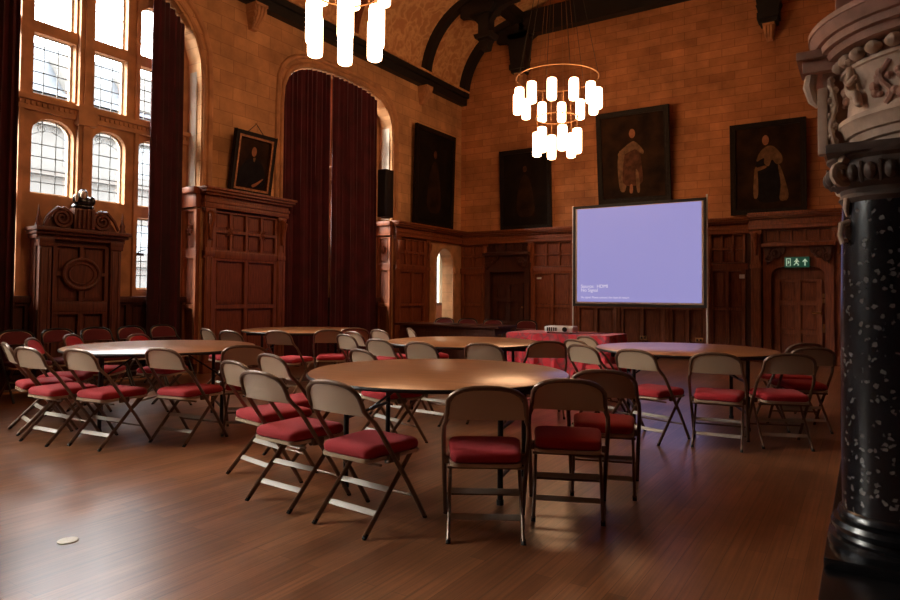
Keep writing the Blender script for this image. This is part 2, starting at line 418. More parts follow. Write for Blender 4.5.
# carved stone corbels under the ribs
def corbel(fn, u, top, w=.26, h=.42, mt='stone_plain', name='corbel', parent=None):
    b = MB(fn)
    prof = [(0,top),(.26,top),(.27,top-.07),(.22,top-.10),(.24,top-.18),(.19,top-.24),(.17,top-.32),(.10,top-.37),(.06,top-h),(0,top-h)]
    # stacked rounded courses so that it tapers
    for i in range(9):
        f = 1-.5*(i/8)**1.4; z1 = top-h*i/9; z0 = top-h*(i+1)/9; d = .27*(1-(i/9)**1.6*.8)
        b.box((u-w*f/2,z0,0),(u+w*f/2,z1,d*(.9 if i%2 else 1)))
    for s_ in (-1,0,1):
        b.tube([(u+s_*w*.28,top-.06,.27),(u+s_*w*.24,top-.2,.24),(u+s_*w*.16,top-h*.9,.09)], .025, 6)
    return b.build(name, mt, parent)
tc_ = empty('trim_5', kind='structure')
for y in (12.42,7.38,2.35): corbel(LM(), y, 6.22, parent=tc_)
for x, zt in ((-7.11,6.72),(-1.59,6.72)):
    corbel(BM_(), x, zt, w=.22, h=.30, parent=tc_)
    b = MB(BM_())
    b.plate([(x-.16,6.72),(x+.16,6.72),(x+.28,7.7),(x-.28,7.7)],[],0,.32); b.plate(rect(x-.2,x+.2,6.80,6.92),[],0,.36)
    b.build('corbel_post','beam',tc_)
# ------------------------------------------------------------------ WINDOWS
XW = -9.25
def lights_for(c, full=True):
    """openings in the tracery plate: list of (loop, kind)"""
    out = []
    cols = [(-1.36,-.80),(-.665,-.125),(.125,.62),(.785,1.33)]   # around the centre
    for i, (a, b_) in enumerate(cols):
        u0, u1 = c+a, c+b_
        outer_ = i in (0,3)
        out.append((arch(u0,u1,4.88,5.35 if outer_ else 5.62,5.68 if outer_ else 5.86,8,k=2.2),'top',u0,u1,4.88,5.8))
        out.append((rect(u0,u1,3.90,4.72),'mid',u0,u1,3.90,4.72))
        out.append((arch(u0,u1,2.57,3.38,3.60,10,k=2.2),'arched',u0,u1,2.57,3.6))
        if outer_: out.append((rect(u0+.04,u1-.02,1.31,2.40),'low',u0,u1,1.31,2.40))
    return out
def window(n, c, W, detail=True):
    root = empty('window_%d' % n, kind='structure')
    ls = lights_for(c)
    ol = rect(W[0]-.25, W[1]+.25, 1.20, 6.25)
    MB(LM(XW)).plate(ol,[l[0] for l in ls],-.16,.0).build('stone_tracery','stone_plain',root,smooth=False)
    # pale inner reveal strips
    for lp, kd, u0, u1, v0, v1 in ls:
        m = [( (u0+u1)/2+(u-(u0+u1)/2)*.9, v0+.03+(v-v0)*.955) for u, v in lp]
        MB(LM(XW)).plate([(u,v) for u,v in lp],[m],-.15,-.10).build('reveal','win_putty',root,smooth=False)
    gl = MB(LM(XW)); ld = MB(LM(XW))
    for lp, kd, u0, u1, v0, v1 in ls:
        gl = MB(LM(XW)); gl.plate(lp,[],-.128,-.124); gl.build('pane','glass',root,smooth=False)
        ld = MB(LM(XW))
        t_ = .0055
        nx = 2
        for i in range(1,nx+1):
            u = u0+(u1-u0)*i/(nx+1); ld.box((u-t_,v0,-.122),(u+t_,v1-(.0 if kd in('mid','low') else .02),-.112))
        rows = {'top':4,'mid':5,'arched':6,'low':5}[kd]
        for i in range(1,rows):
            v = v0+(v1-v0)*i/rows
            if kd=='arched' and i==rows-1: continue
            a_, b_ = u0, u1
            ld.box((a_,v-t_,-.122),(b_,v+t_,-.112))
        if kd == 'arched':      # scrolled leads in the head
            for cu in (.33,.67):
                cc = (u0+(u1-u0)*cu, v1-.13)
                ld.tube([(cc[0]+.07*cos(a)*(1-a/14),cc[1]+.07*sin(a)*(1-a/14),-.117) for a in [i*.5 for i in range(20)]], .0045, 4)
            ld.tube([(u0+.02+(u1-u0-.04)*i/10, v1-.25+.1*sin(pi*i/10), -.117) for i in range(11)], .0045, 4)
        ld.build('leading','lead',root,smooth=False)
        if kd in ('low','mid','arched'):
            w_ = .022 if kd=='low' else .012
            fr = MB(LM(XW)); inner = [((u0+u1)/2+(u-(u0+u1)/2)*(1-2*w_/(u1-u0)), (v0+v1)/2+(v-(v0+v1)/2)*(1-2*w_/(v1-v0))) for u,v in lp]
            fr.plate(lp,[inner],-.135,-.105); fr.build('casement_frame','win_metal',root,smooth=False)
            if kd=='low':
                h = MB(LM(XW)); h.box((u0+.06,1.83,-.1),(u0+.2,1.87,-.06)); h.tube([(u0+.08,1.85,-.06),(u0+.1,1.9,.0),(u0+.18,1.92,.02)],.01,6); h.build('casement_latch','win_metal',root)
    # entablature ledge between arched and upper rows, with dentils
    b = MB(LM(XW)); b.box((W[0]-.2,3.66,0),(W[1]+.2,3.84,.06)); b.box((W[0]-.2,3.78,0),(W[1]+.2,3.84,.12))
    y = W[0]
    while y < W[1]: b.box((y,3.72,.05),(y+.035,3.77,.085)); y += .07
    b.build('dentil_ledge','stone_plain',root,smooth=False)
    # pilaster strips on the mullions
    b = MB(LM(XW)); b.box((c-.10,1.2,0),(c+.10,6.0,.07)); b.box((c-.13,3.59,0),(c+.13,3.87,.128)); b.box((c-.045,1.2,.07),(c+.045,6.0,.10))
    for u in (c-.81,c+.77): b.box((u-.03,1.2,0),(u+.03,6.0,.05))
    b.build('mullion','stone_plain',root,smooth=False)
    # splayed stone reveals of the embrasure
    for Y0, Y1 in ((W[0]-.14,W[0]),(W[1],W[1]+.14)):
        MB().box((XW-.3,Y0,1.2),(XL-.31,Y1,6.2)).build('jamb','stone_plain',root,smooth=False)
    MB().box((XW-.3,W[0]-.1,6.05),(XL-.31,W[1]+.1,6.25)).build('soffit','stone_plain',root,smooth=False)
    return root
window(1, 4.775, W1); window(2, 9.74, W2); window(3, -.32, W0)

# ------------------------------------------------------------------ PANELLING
def panel_unit(fn, u0, u1, v0, v1, cols, rows, parent, mt='wood', stile=.07, d=.0, ribs=False):
    """framed oak panelling: rails and stiles in front of recessed fielded panels"""
    rows = rows if isinstance(rows,(list,tuple)) else [v0+(v1-v0)*i/rows for i in range(rows+1)]
    hs = []
    pb = MB(fn)
    for i in range(cols):
        a = u0+stile/2+(u1-u0-stile/2)*i/cols+stile/2*0; b_ = u0+(u1-u0-stile/2)*(i+1)/cols-stile/2+.0
        a = u0+stile+(u1-u0-stile)*i/cols; b_ = u0+(u1-u0-stile)*(i+1)/cols
        for j in range(len(rows)-1):
            c, e = rows[j]+stile/2, rows[j+1]-stile/2
            hs.append(rect(a,b_,c,e))
            pb.box((a+.010,c+.010,d-.002),(b_-.010,e-.010,d+.014))
            if (b_-a) > .16 and (e-c) > .16:
                pb.box((a+.04,c+.04,d+.014),(b_-.04,e-.04,d+.026))
    MB(fn).plate(rect(u0,u1,v0,v1),hs,d,d+.060).build('rail_frame','wood_rail_lit' if mt=='wood' else mt,parent,bevel=.007)
    pb.build('panel',mt,parent,smooth=False)

def cornice(fn, u0, u1, z, parent, mt='wood', scale=1.0, endcap=True):
    b = MB(fn)
    for a, c, dd in ((-.30,-.22,.07),(-.22,-.17,.09),(-.17,-.10,.06),(-.10,-.06,.13),(-.06,-.02,.18),(-.02,.02,.21)):
        e = dd if endcap else 0
        b.box((u0-e*.5,z+a*scale,0),(u1+e*.5,z+c*scale,.05+dd))
    return b.build('cornice','wood_rail_lit' if mt=='wood' else mt,parent,bevel=.006)

def pilaster(fn, u, w, v0, v1, parent, mt='wood', d=.04, carved=True):
    b = MB(fn)
    b.box((u-w/2,v0,0),(u+w/2,v1,d+.035))
    b.box((u-w/2-.02,v0,0),(u+w/2+.02,v0+.16,d+.06)); b.box((u-w/2-.02,v1-.07,0),(u+w/2+.02,v1,d+.06))
    b.box((u-w/2-.015,1.86,0),(u+w/2+.015,1.94,d+.055))
    if carved and v1 > 2.3:
        # scrolled console in the frieze
        b.tube([(u,v1-.08,d+.05),(u,v1-.13,d+.10),(u,v1-.22,d+.09),(u,v1-.36,d+.05),(u,v1-.5,d+.06)], [.05,.06,.05,.035,.03], 8)
        for s_ in (-1,1): b.tube([(u+s_*w*.33,v1-.1,d+.04),(u+s_*w*.33,2.0,d+.035)],.012,6)
    for s_ in (-1,1): b.box((u+s_*w*.3-.012,v0+.2,d+.035),(u+s_*w*.3+.012,1.84,d+.045))
    return b.build('pilaster','wood_rail_lit' if mt=='wood' else mt,parent,bevel=.004)

def rosette(fn, u, v, r, parent, mt='wood', d=.045):
    b = MB(fn); pts = []
    n = 16
    pts = [(u+(r if i%2==0 else r*.45)*cos(2*pi*i/n), v+(r if i%2==0 else r*.45)*sin(2*pi*i/n)) for i in range(n)]
    b.plate(pts,[],d-.01,d+.012)
    for i in range(8):
        a = 2*pi*i/8; b.tube([(u,v,d+.02),(u+r*.8*cos(a),v+r*.8*sin(a),d+.012)],[.016,.004],5)
    b.lathe([(.0,0),(.02,0),(.03,.02),(.0,.03)],(0,0,0)) if False else None
    return b.build('rosette',mt,parent)

ntrim = [5]
def trim():
    ntrim[0] += 1
    return empty('trim_%d' % ntrim[0], kind='structure')

# pier between the windows (left wall)
def pier(u0, u1, z=2.93, reveal=True):
    t = trim(); fn = LM(XL+.03)
    MB(LM()).box((u0,0,0),(u1,z-.05,.03)).build('backing','wood_dark',t,smooth=False)  # darker oak puts shade into the grooves round the panels
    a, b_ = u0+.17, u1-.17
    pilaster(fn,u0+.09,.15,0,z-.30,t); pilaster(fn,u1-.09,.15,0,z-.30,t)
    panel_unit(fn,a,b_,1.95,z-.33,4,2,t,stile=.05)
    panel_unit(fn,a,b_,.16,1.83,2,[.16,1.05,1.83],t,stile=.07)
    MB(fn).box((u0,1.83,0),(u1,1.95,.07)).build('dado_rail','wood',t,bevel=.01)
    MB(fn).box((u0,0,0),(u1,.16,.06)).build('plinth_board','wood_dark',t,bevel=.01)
    for f in (.25,.75): rosette(fn,a+(b_-a)*f,(1.95+z-.33)/2,.11,t)
    cornice(fn,u0,u1,z,t)
    if reveal:
        for yy, s_ in ((u0-.032,1),(u1+.022,-1)):
            f2 = (lambda yy, s_: (lambda u, v, d: (u, yy-s_*d, v)))(yy, s_)
            panel_unit(f2,XW+.01,XL+.02,.16,1.85,1,[.16,1.05,1.85],t,stile=.06)
            panel_unit(f2,XW+.01,XL+.02,1.95,z-.33,1,1,t,stile=.06)
            rosette(f2,(XW+XL)/2,2.28,.09,t)
            MB(f2).box((XW+.01,0,0),(XL+.02,.16,.05)).build('plinth_board','wood_dark',t)
            MB(f2).box((XW+.01,1.85,0),(XL+.02,1.95,.06)).build('dado_rail','wood',t)
            b = MB(f2); b.box((XW+.01,z-.3,0),(XL+.05,z-.02,.10)); b.box((XW+.01,z-.08,0),(XL+.08,z+.01,.16)); b.build('cornice','wood',t,bevel=.006)
    return t
pier(6.45,8.13)
pier(11.37,12.72,z=2.89)
pier(1.35,3.12,z=2.93,reveal=False)

# low dado below the first and second windows
for (a, b_) in ((W1[0],W1[1]),(W2[0],W2[1]),(W0[0],W0[1])):
    t = trim(); fn = LM(XW)
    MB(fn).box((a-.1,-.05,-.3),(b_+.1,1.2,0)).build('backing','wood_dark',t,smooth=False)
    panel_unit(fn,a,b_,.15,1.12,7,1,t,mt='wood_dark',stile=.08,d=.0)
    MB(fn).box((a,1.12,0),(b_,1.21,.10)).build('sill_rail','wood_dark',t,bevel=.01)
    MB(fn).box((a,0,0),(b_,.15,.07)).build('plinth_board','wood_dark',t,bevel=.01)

# carved oak portal standing in the first window bay
def scroll(b, u, v, r, s_, d, turns=2.2):
    pts = []; n = 34
    for i in range(n):
        f = i/(n-1); a = f*turns*2*pi; rr = r*(1-.82*f)
        pts.append((u+s_*rr*cos(a+pi*.5), v+rr*sin(a+pi*.5), d))
    b.tube(pts,[.030*(1-.5*i/n) for i in range(n)],6)
def portal():
    u0,u1 = 4.11,5.23; c = (u0+u1)/2; fn = LM(-9.06)
    t = empty('carved_oak_portal',kind='structure'); t.name = 'trim_20'
    MB(fn).box((u0,0,-.15),(u1,2.0,0)).build('carcass','wood_mid',t,smooth=False)
    pilaster(fn,u0+.09,.15,0,1.98,t,mt='wood_mid',carved=False); pilaster(fn,u1-.09,.15,0,1.98,t,mt='wood_mid',carved=False)
    panel_unit(fn,u0+.19,u1-.19,1.12,1.9,2,2,t,mt='wood_mid',stile=.05)
    panel_unit(fn,u0+.19,u1-.19,.12,1.0,2,1,t,mt='wood_mid',stile=.07)
    MB(fn).box((u0+.19,1.0,0),(u1-.19,1.12,.06)).build('lock_rail','wood_mid',t,bevel=.008)
    b = MB(fn); vc = 1.51
    ring = lambda rx, rz, d: [(c+rx*cos(2*pi*i/32), vc+rz*sin(2*pi*i/32), d) for i in range(32)]
    b.tube(ring(.235,.20,.06),.028,8,closed=True); b.tube(ring(.17,.14,.066),.014,6,closed=True)
    b.plate([(p[0],p[1]) for p in ring(.235,.20,0)],[],.02,.066)
    b.build('oval_moulding','wood_mid',t)
    b = MB(fn)
    for z0,z1,dd in ((1.96,2.02,.08),(2.02,2.06,.14),(2.06,2.11,.19)): b.box((u0-dd*.4,z0,-.15),(u1+dd*.4,z1,dd))
    b.build('cornice','wood_mid',t,bevel=.008)
    for s_ in (-1,1):
        b = MB(fn); scroll(b,c+s_*.27,2.25,.135,s_,.06); 
        b.tube([(c+s_*.20,2.36,.06),(c+s_*.33,2.38,.06),(c+s_*.44,2.27,.06),(c+s_*.50,2.14,.06)],[.03,.028,.025,.02],6)
        b.plate([(c+s_*.14,2.11),(c+s_*.50,2.11),(c+s_*.42,2.22),(c+s_*.33,2.33),(c+s_*.14,2.36)],[],.0,.035)
        b.build('scroll_crest','wood_mid',t)
        b = MB(fn)
        b.lathe([(.001,0),(.05,0),(.05,.03),(.03,.05),(.04,.10),(.025,.16),(.03,.18),(.008,.30),(.001,.31)],(0,0,0),12) if False else None
        uu = c+s_*.56
        b.tube([(uu,2.11,.06),(uu,2.14,.06),(uu,2.18,.06),(uu,2.21,.06),(uu,2.26,.06),(uu,2.40,.06)],[.045,.045,.03,.04,.02,.005],8)
        b.build('finial','wood_mid',t)
    MB(fn).box((c-.14,2.11,-.05),(c+.14,2.40,.12)).build('crest_block','wood_mid',t,bevel=.01)
    b = MB(fn)
    for q in (-.09,-.03,.03,.09): b.tube([(c+q,2.13,.13),(c+q,2.38,.13)],.018,6)
    b.build('fluting','wood_mid',t)
    b = MB(fn)
    b.ball((c-.01,2.60,.07),(.06,.075,.07)); b.ball((c,2.50,.06),(.13,.085,.09)); b.ball((c-.1,2.53,.07),(.045,.07,.05)); b.ball((c+.11,2.52,.07),(.045,.07,.05)); b.ball((c,2.43,.05),(.15,.05,.1))
    b.build('carved_bust','marble_black',t,label='dark carved bust crowning the crest')
    b = MB(fn); b.ball((c-.03,2.585,.12),(.04,.06,.04)); b.ball((c-.115,2.54,.11),(.018,.06,.02)); b.build('bust_face','carved_stone',t)
portal()

# stone doorway near the corner, with the lit lobby behind it
t = trim()
MB().box((-9.17,6.400,2.95),(-9.0,6.425,4.95)).build('painted_jamb_light','win_putty',t,smooth=False)  # added pale strips paint window light onto the stone reveals
MB().box((-9.17,11.315,2.95),(-8.96,11.345,5.0)).build('painted_jamb_light','win_putty',t,smooth=False)
# stone doorway
t = trim(); fn = LM(XL)
MB(fn).plate(rect(12.80,14.24,0,2.72),[D1],0,.05).build('stone_surround','stone_plain',t,smooth=False)
b = MB()
pts = [(XL+.05,u,v) for u, v in D1[1:]]+[(XL+.05,*D1[0])]
b.tube(pts,.035,8); b.build('arch_moulding','stone_plain',t)
MB(fn).box((13.84,1.83,0),(13.98,1.97,.11)).build('impost','stone_plain',t,bevel=.01)
cornice(LM(XL+.03),12.72,14.24,2.89,t,endcap=False)
# lobby shell
MB().box((-10.3,12.3,-.12),(XL-.3,16.6,0)).build('floor_lobby','floor',kind='structure',smooth=False)
lw = rect(13.35,14.86,1.08,2.75)
MB(LM(-9.95)).plate(rect(12.3,16.6,0,3.3),[lw],-.15,0).build('wall_lobby','win_putty',kind='structure',smooth=False)
MB().box((-10.1,16.5,0),(XL-.3,16.6,3.3)).build('wall_lobby_end','win_putty',kind='structure',smooth=False)
MB().box((-10.1,12.2,0),(XL-.3,12.3,3.3)).build('wall_lobby_side','win_putty',kind='structure',smooth=False)
MB().box((-10.1,12.2,3.3),(XL-.3,16.6,3.4)).build('ceiling_lobby','win_putty',kind='structure',smooth=False)
MB().box((XL-.32,YB+.3,0),(XL-.2,16.6,3.3)).build('wall_lobby_inner','win_putty',kind='structure',smooth=False)
t = trim(); MB(LM(-9.95)).box((12.3,0,0),(16.5,1.02,.04)).build('lobby_dado','wood',t); MB(LM(-9.95)).box((12.3,1.0,0),(16.5,1.07,.07)).build('dado_rail','wood_dark',t)
w4 = empty('window_4',kind='structure')
MB(LM(-9.95)).plate(rect(13.35,14.86,1.08,2.75),[],-.1,-.095).build('pane','glass',w4,smooth=False)
b = MB(LM(-9.95))
for i in range(0,6): b.box((13.35+1.51*i/5-.012,1.08,-.09),(13.35+1.51*i/5+.012,2.75,-.07))
for i in range(1,5): b.box((13.35,1.08+1.67*i/5-.006,-.09),(14.86,1.08+1.67*i/5+.006,-.08))
b.build('leading','win_metal',w4,smooth=False)

# back wall panelling
fnB = BM_(YB-.03)
t = trim()
MB(BM_()).box((XL,0,0),(XR,2.86,.03)).build('backing','wood_dark',t,smooth=False)  # dark oak left showing round each panel paints the groove shade
cornice(fnB,XL+.05,-1.98,2.87,t,endcap=False)
MB(fnB).box((XL+.05,0,0),(-8.05,.16,.06)).build('plinth_board','wood_dark',t)
bays = [(-8.80,-8.12,1),(-6.78,-5.75,2),(-5.65,-4.72,2),(-4.62,-3.66,2),(-3.56,-2.80,2),(-2.74,-2.06,2)]
for (a, b_, cN) in bays:
    bt = trim()
    panel_unit(fnB,a,b_,1.98,2.56,(3 if cN==2 else 2),2,bt,stile=.045)
    panel_unit(fnB,a,b_,.16,1.84,cN,[.16,1.04,1.84],bt,stile=.07)
    MB(fnB).box((a-.05,1.84,0),(b_+.05,1.97,.065)).build('dado_rail','wood',bt,bevel=.01)
    MB(fnB).box((a-.05,0,0),(b_+.05,.16,.06)).build('plinth_board','wood_dark',bt,bevel=.01)
    rosette(fnB,a+(b_-a)*(.66 if cN==2 else .5),2.27,.12,bt)
for u in (-8.08,-6.83,-5.70,-4.67,-3.61,-2.77): pilaster(fnB,u,.10,0,2.58,t,carved=(u in(-8.08,-6.83,-5.70)))
pilaster(BM_(YB-.06),-1.86,.18,0,2.62,t)

def back_door(n, a, b_, top, mt, leafmt, arched=True, hood=True):
    d = empty('door_%d' % n, kind='structure'); fn = BM_(YB-.04)
    fw = .14
    if arched: hole = arch(a,b_,.0,top-.22,top,12,k=2.6)
    else: hole = rect(a,b_,0,top)
    hole = [(u,max(v,.0)) for u,v in hole]
    MB(fn).plate(rect(a-fw,b_+fw,-.001,2.34),[[(u,v+.002) for u,v in hole]],0,.15).build('door_surround',mt,d,bevel=.006)
    lf = MB(fn); lf.plate(rect(a-.01,b_+.01,0,top-.02),[],-.0,.012); lf.build('door_leaf',leafmt,d,smooth=False)
    panel_unit(fn,a+.06,b_-.06,.06,top-.27,2 if arched else 2,[.06,.62,1.18,top-.27],d,mt=leafmt,stile=.09,d=.012)
    # carved brackets and lintel over the door
    if hood:
        for s_ in (-1,1):
            bb = MB(fn); uu = (a-.07) if s_ < 0 else (b_+.07)
            scroll(bb,uu-s_*.17,2.14,.10,-s_,.20,1.8); scroll(bb,uu-s_*.03,2.05,.08,s_,.20,1.5)
            bb.plate([(uu,1.92),(uu+s_*.06,2.28),(uu-s_*.34,2.28),(uu-s_*.30,2.14),(uu-s_*.1,2.06)],[],.15,.20)
            bb.build('carved_bracket','wood_dark',d)
        MB(fn).box((a-fw-.02,2.27,.08),(b_+fw+.02,2.34,.28)).build('lintel',mt,d,bevel=.01)
    panel_unit(BM_(YB-.05),a-fw,b_+fw,2.36,2.62,5,1,d,mt=mt,stile=.04)
    return d
dR = back_door(1,-1.58,-.66,1.90,'wood','wood')
dL = back_door(2,-7.90,-6.96,1.86,'wood_dark','wood_dark',arched=False)
cornice(BM_(YB-.08),-1.98,XR-.02,2.93,trim(),endcap=False)
pilaster(BM_(YB-.05),-.44,.16,0,2.62,dR)
# brass furniture on the right-hand door
b = MB(BM_(YB-.115)); b.tube([(-.76,.99,.0),(-.76,.99,.05),(-.82,.99,.06),(-.88,.985,.05)],.016,8); b.ball((-.74,.99,.03),.03); b.build('door_handle','brass',dR)
for z in (.66,.74,1.22,1.32): MB(BM_(YB-.11)).box((-.71,z-.04,0),(-.67,z+.04,.012)).build('hinge_plate','brass',dR)
b = MB(BM_(YB-.09)); b.ball((-7.04,1.0,.02),.028); b.build('door_knob','brass',dL)

# ------------------------------------------------------------------ small wall things
e = empty('exit_sign',(-1.125,YB-.29,1.96),label='green emergency exit sign with running figure above the arched door',cat='sign')
MB().box((-.21,-.0,-.10),(.21,.05,.10)).build('sign_body','exit_green',e,bevel=.005)
b = MB(lambda u,v,d:(u,-.004-d,v))
for x0 in (-.14,0,.14): pass
# doorway pictogram, running person, upward arrow
b.plate(rect(-.18,-.10,-.075,.075),[rect(-.165,-.115,-.07,.06)],0,.003); b.plate([(-.15,-.04),(-.12,0),(-.15,.04)],[],0,.003)
b.plate([(.0+.017*cos(i*pi/5),.055+.017*sin(i*pi/5)) for i in range(10)],[],0,.003)
b.plate([(-.02,.035),(.02,.035),(.045,.005),(.035,-.005),(.015,.015),(.01,-.015),(.04,-.04),(.03,-.075),(.015,-.07),(.02,-.045),(-.01,-.025),(-.04,-.065),(-.055,-.055),(-.02,-.01),(-.015,.015),(-.04,.0),(-.048,.01)],[],0,.003)
b.plate([(.13,-.07),(.15,-.07),(.15,.02),(.175,-.005),(.185,.01),(.14,.065),(.095,.01),(.105,-.005),(.13,.02)],[],0,.003)
b.build('pictogram','exit_white',e)
tag(MB(BM_(YB-.091)).box((-2.17,1.66,0),(-2.07,1.74,.008)).build('paper_notice','paper'),'small white notice pinned on the panelling left of the arched door','notice')
tag(MB(BM_(YB-.091)).box((-6.66,1.68,0),(-6.54,1.73,.02)).build('light_switch','white',bevel=.004),'small pale switch plate on the panelling left of the projection screen','switch')
for x, lab in ((-4.11,'brass socket plate low on the panelling under the left half of the screen'),(-2.95,'brass socket plate low on the panelling beside the screen pole')):
    s_ = empty('wall_socket',(x,YB-.09,.38),label=lab,cat='socket')
    MB().box((-.08,-.012,-.05),(.08,.0,.05)).build('face_plate','brass',s_,bevel=.004)
    b = MB()
    for q in (-.035,.035): b.box((q-.018,-.02,-.02),(q+.018,-.012,.02))
    b.build('outlet','black_metal',s_,bevel=.003)
sp = empty('wall_speaker',(XL+.12,10.98,2.93),label='tall black loudspeaker standing on the panelling ledge right of the closed curtains',cat='speaker')
MB().box((-.11,-.15,.02),(.11,.13,1.05)).build('cabinet','black_metal',sp,bevel=.01)
MB().box((-.09,-.155,.06),(.09,-.15,1.0)).build('grille','rubber',sp); MB().box((-.06,-.08,0),(.06,.08,.03)).build('foot','black_metal',sp)
d_ = tag(MB().lathe([(.0005,0),(.048,0),(.048,.004),(.040,.006),(.0005,.006)],(0,0,0),28,cap=False).build('floor_socket_cover','paper',loc=(-3.40,1.73,.0)),'round pale cover disc set in the floorboards in the left foreground','floor cover')

# ------------------------------------------------------------------ curtains
def arch_top(o):
    def h(y):
        best = 0
        for (a, b), (c, d) in zip(o, o[1:]+o[:1]):
            if min(a,c)-1e-9 <= y <= max(a,c)+1e-9 and abs(a-c) > 1e-6: best = max(best, b+(d-b)*(y-a)/(c-a))
        return (best or o[2][1])-.025
    return h
def curtain(name, x, y0, y1, z0, ztop, folds, amp, label, group=None):
    b = MB(); ny = int((y1-y0)*60)+6; nz = 16; pts = []; fs = []
    ph = random.random()*6
    for i in range(nz+1):
        f = i/nz
        for j in range(ny+1):
            g = j/ny; y = y0+(y1-y0)*g
            zt = ztop(y) if callable(ztop) else ztop
            z = z0+(zt-z0)*f
            a = amp*(1.1-.35*f)
            w = a*sin(2*pi*folds*g+ph+.5*sin(3.1*f+2*g))+a*.35*sin(2*pi*folds*2.3*g+ph*2+f)
            pts.append((x+w, y+.3*a*cos(2*pi*folds*g+ph)*(0 if j in (0,ny) else 1), z))
    n1 = ny+1
    for i in range(nz):
        for j in range(ny): fs.append((i*n1+j,i*n1+j+1,(i+1)*n1+j+1,(i+1)*n1+j))
    b.faces(pts,fs); bmesh.ops.solidify(b.bm,geom=b.bm.faces[:],thickness=.008)
    o = b.build(name,'curtain')
    return tag(o,label,'curtain',group)
curtain('curtain',-9.02,5.64,6.16,.03,arch_top(arch1),6,.05,'dark narrow curtain drawn back at the right side of the tall leaded window')
curtain('curtain',-9.02,3.20,3.83,.03,arch_top(arch1),6,.05,'dark curtain at the far left edge of the tall leaded window')

curtain('curtain',-8.96,8.17,9.43,.04,arch_top(arch2),10,.040,'left half of the pair of closed maroon curtains in the arched window')
curtain('curtain',-8.95,9.44,10.86,.04,arch_top(arch2),10,.040,'right half of the pair of closed maroon curtains in the arched window')
# ------------------------------------------------------------------ pictures
def picture(loc, rz, w, h, tilt, fw, mats, label, figure, wire=None):
    """origin at the lower edge against the wall; local x right, z up, face towards -y"""
    r_ = empty('framed_portrait',loc,rz,label=label,cat='painting'); r_.rotation_mode = 'XYZ'; r_.rotation_euler = (tilt,0,rz)
    fm = lambda u,v,d:(u,-d,v)
    MB(fm).plate(rect(-w/2,w/2,0,h),[rect(-w/2+fw,w/2-fw,fw,h-fw)],0,.07).build('frame',mats[0],r_,bevel=.012)
    MB(fm).plate(rect(-w/2+fw*.72,w/2-fw*.72,fw*.72,h-fw*.72),[rect(-w/2+fw*1.1,w/2-fw*1.1,fw*1.1,h-fw*1.1)],.03,.076).build('inner_slip',mats[1],r_,bevel=.003)
    MB(fm).box((-w/2+fw*.9,fw*.9,.01),(w/2-fw*.9,h-fw*.9,.03)).build('canvas',mats[2],r_,smooth=False)
    figure(r_,fm,w,h)
    if wire: 
        MB(fm).tube([(-w*.22,h-.02,.02),(0,h+wire,.0),(w*.22,h-.02,.02)],.008,5).build('hanging_wire','wire',r_)
        MB(fm).ball((0,h+wire,0),.02).build('hook','brass',r_)
    return r_
def chaikin(lp, n=2):
    for _ in range(n):
        q = []
        for (a, b), (c, d) in zip(lp, lp[1:]+lp[:1]): q += [(a*.78+c*.22, b*.78+d*.22), (a*.22+c*.78, b*.22+d*.78)]
        lp = q
    return lp
def ell(cx, cy, rx, ry, n=18, a0=0): return [(cx+rx*cos(2*pi*i/n+a0), cy+ry*sin(2*pi*i/n+a0)) for i in range(n)]
def fig_bust(r_,fm,w,h):
    p = lambda loop,m,d,nm: MB(fm).plate([(x*w,y*h) for x,y in chaikin(loop)],[],d,d+.001).build(nm,m,r_,smooth=False)
    p([(-.34,.12),(.34,.12),(.34,.34),(.26,.50),(.10,.60),(.02,.58),(-.08,.58),(-.24,.48),(-.34,.32)],'paint_black',.0305,'painted_coat')
    p(ell(.0,.70,.06,.08),'paint_skin',.032,'painted_face'); p([(-.02,.60),(.06,.62),(.03,.52)],'paint_cream',.032,'painted_collar')
    p([(.02,.16),(.10,.19),(.30,.30),(.30,.28),(.14,.15),(.05,.12)],'paint_skin',.032,'painted_hand')
def fig_stand(r_,fm,w,h,robe='paint_brown',cape='paint_cream',sx=1,bright=True):
    p = lambda loop,m,d,nm: MB(fm).plate([(x*w*sx,y*h) for x,y in chaikin(loop)],[],d,d+.001).build(nm,m,r_,smooth=False)
    if bright: p([(.13,.14),(.36,.14),(.36,.62),(.28,.64),(.2,.5),(.13,.45)],'canvas_brown',.0305,'painted_drapery')
    p([(-.20,.12),(-.10,.12),(-.08,.5),(-.18,.60),(-.22,.45)],cape,.0315,'painted_cape')
    p([(-.16,.18),(.14,.18),(.12,.40),(.10,.58),(0,.62),(-.1,.58),(-.14,.40)],robe,.032,'painted_robe')
    p([(-.02,.66),(.04,.66),(.16,.55),(.14,.50),(.04,.58),(-.02,.56),(-.20,.50),(-.21,.55)],cape,.033,'painted_collar')
    p([(.04,.1),(.09,.1),(.08,.32),(.03,.38)],cape,.033,'painted_leg'); p([(-.06,.1),(-.01,.1),(-.01,.2),(-.05,.2)],'paint_skin',.033,'painted_leg')
    p(ell(.0,.745,.042,.05),'paint_skin',.034,'painted_face')
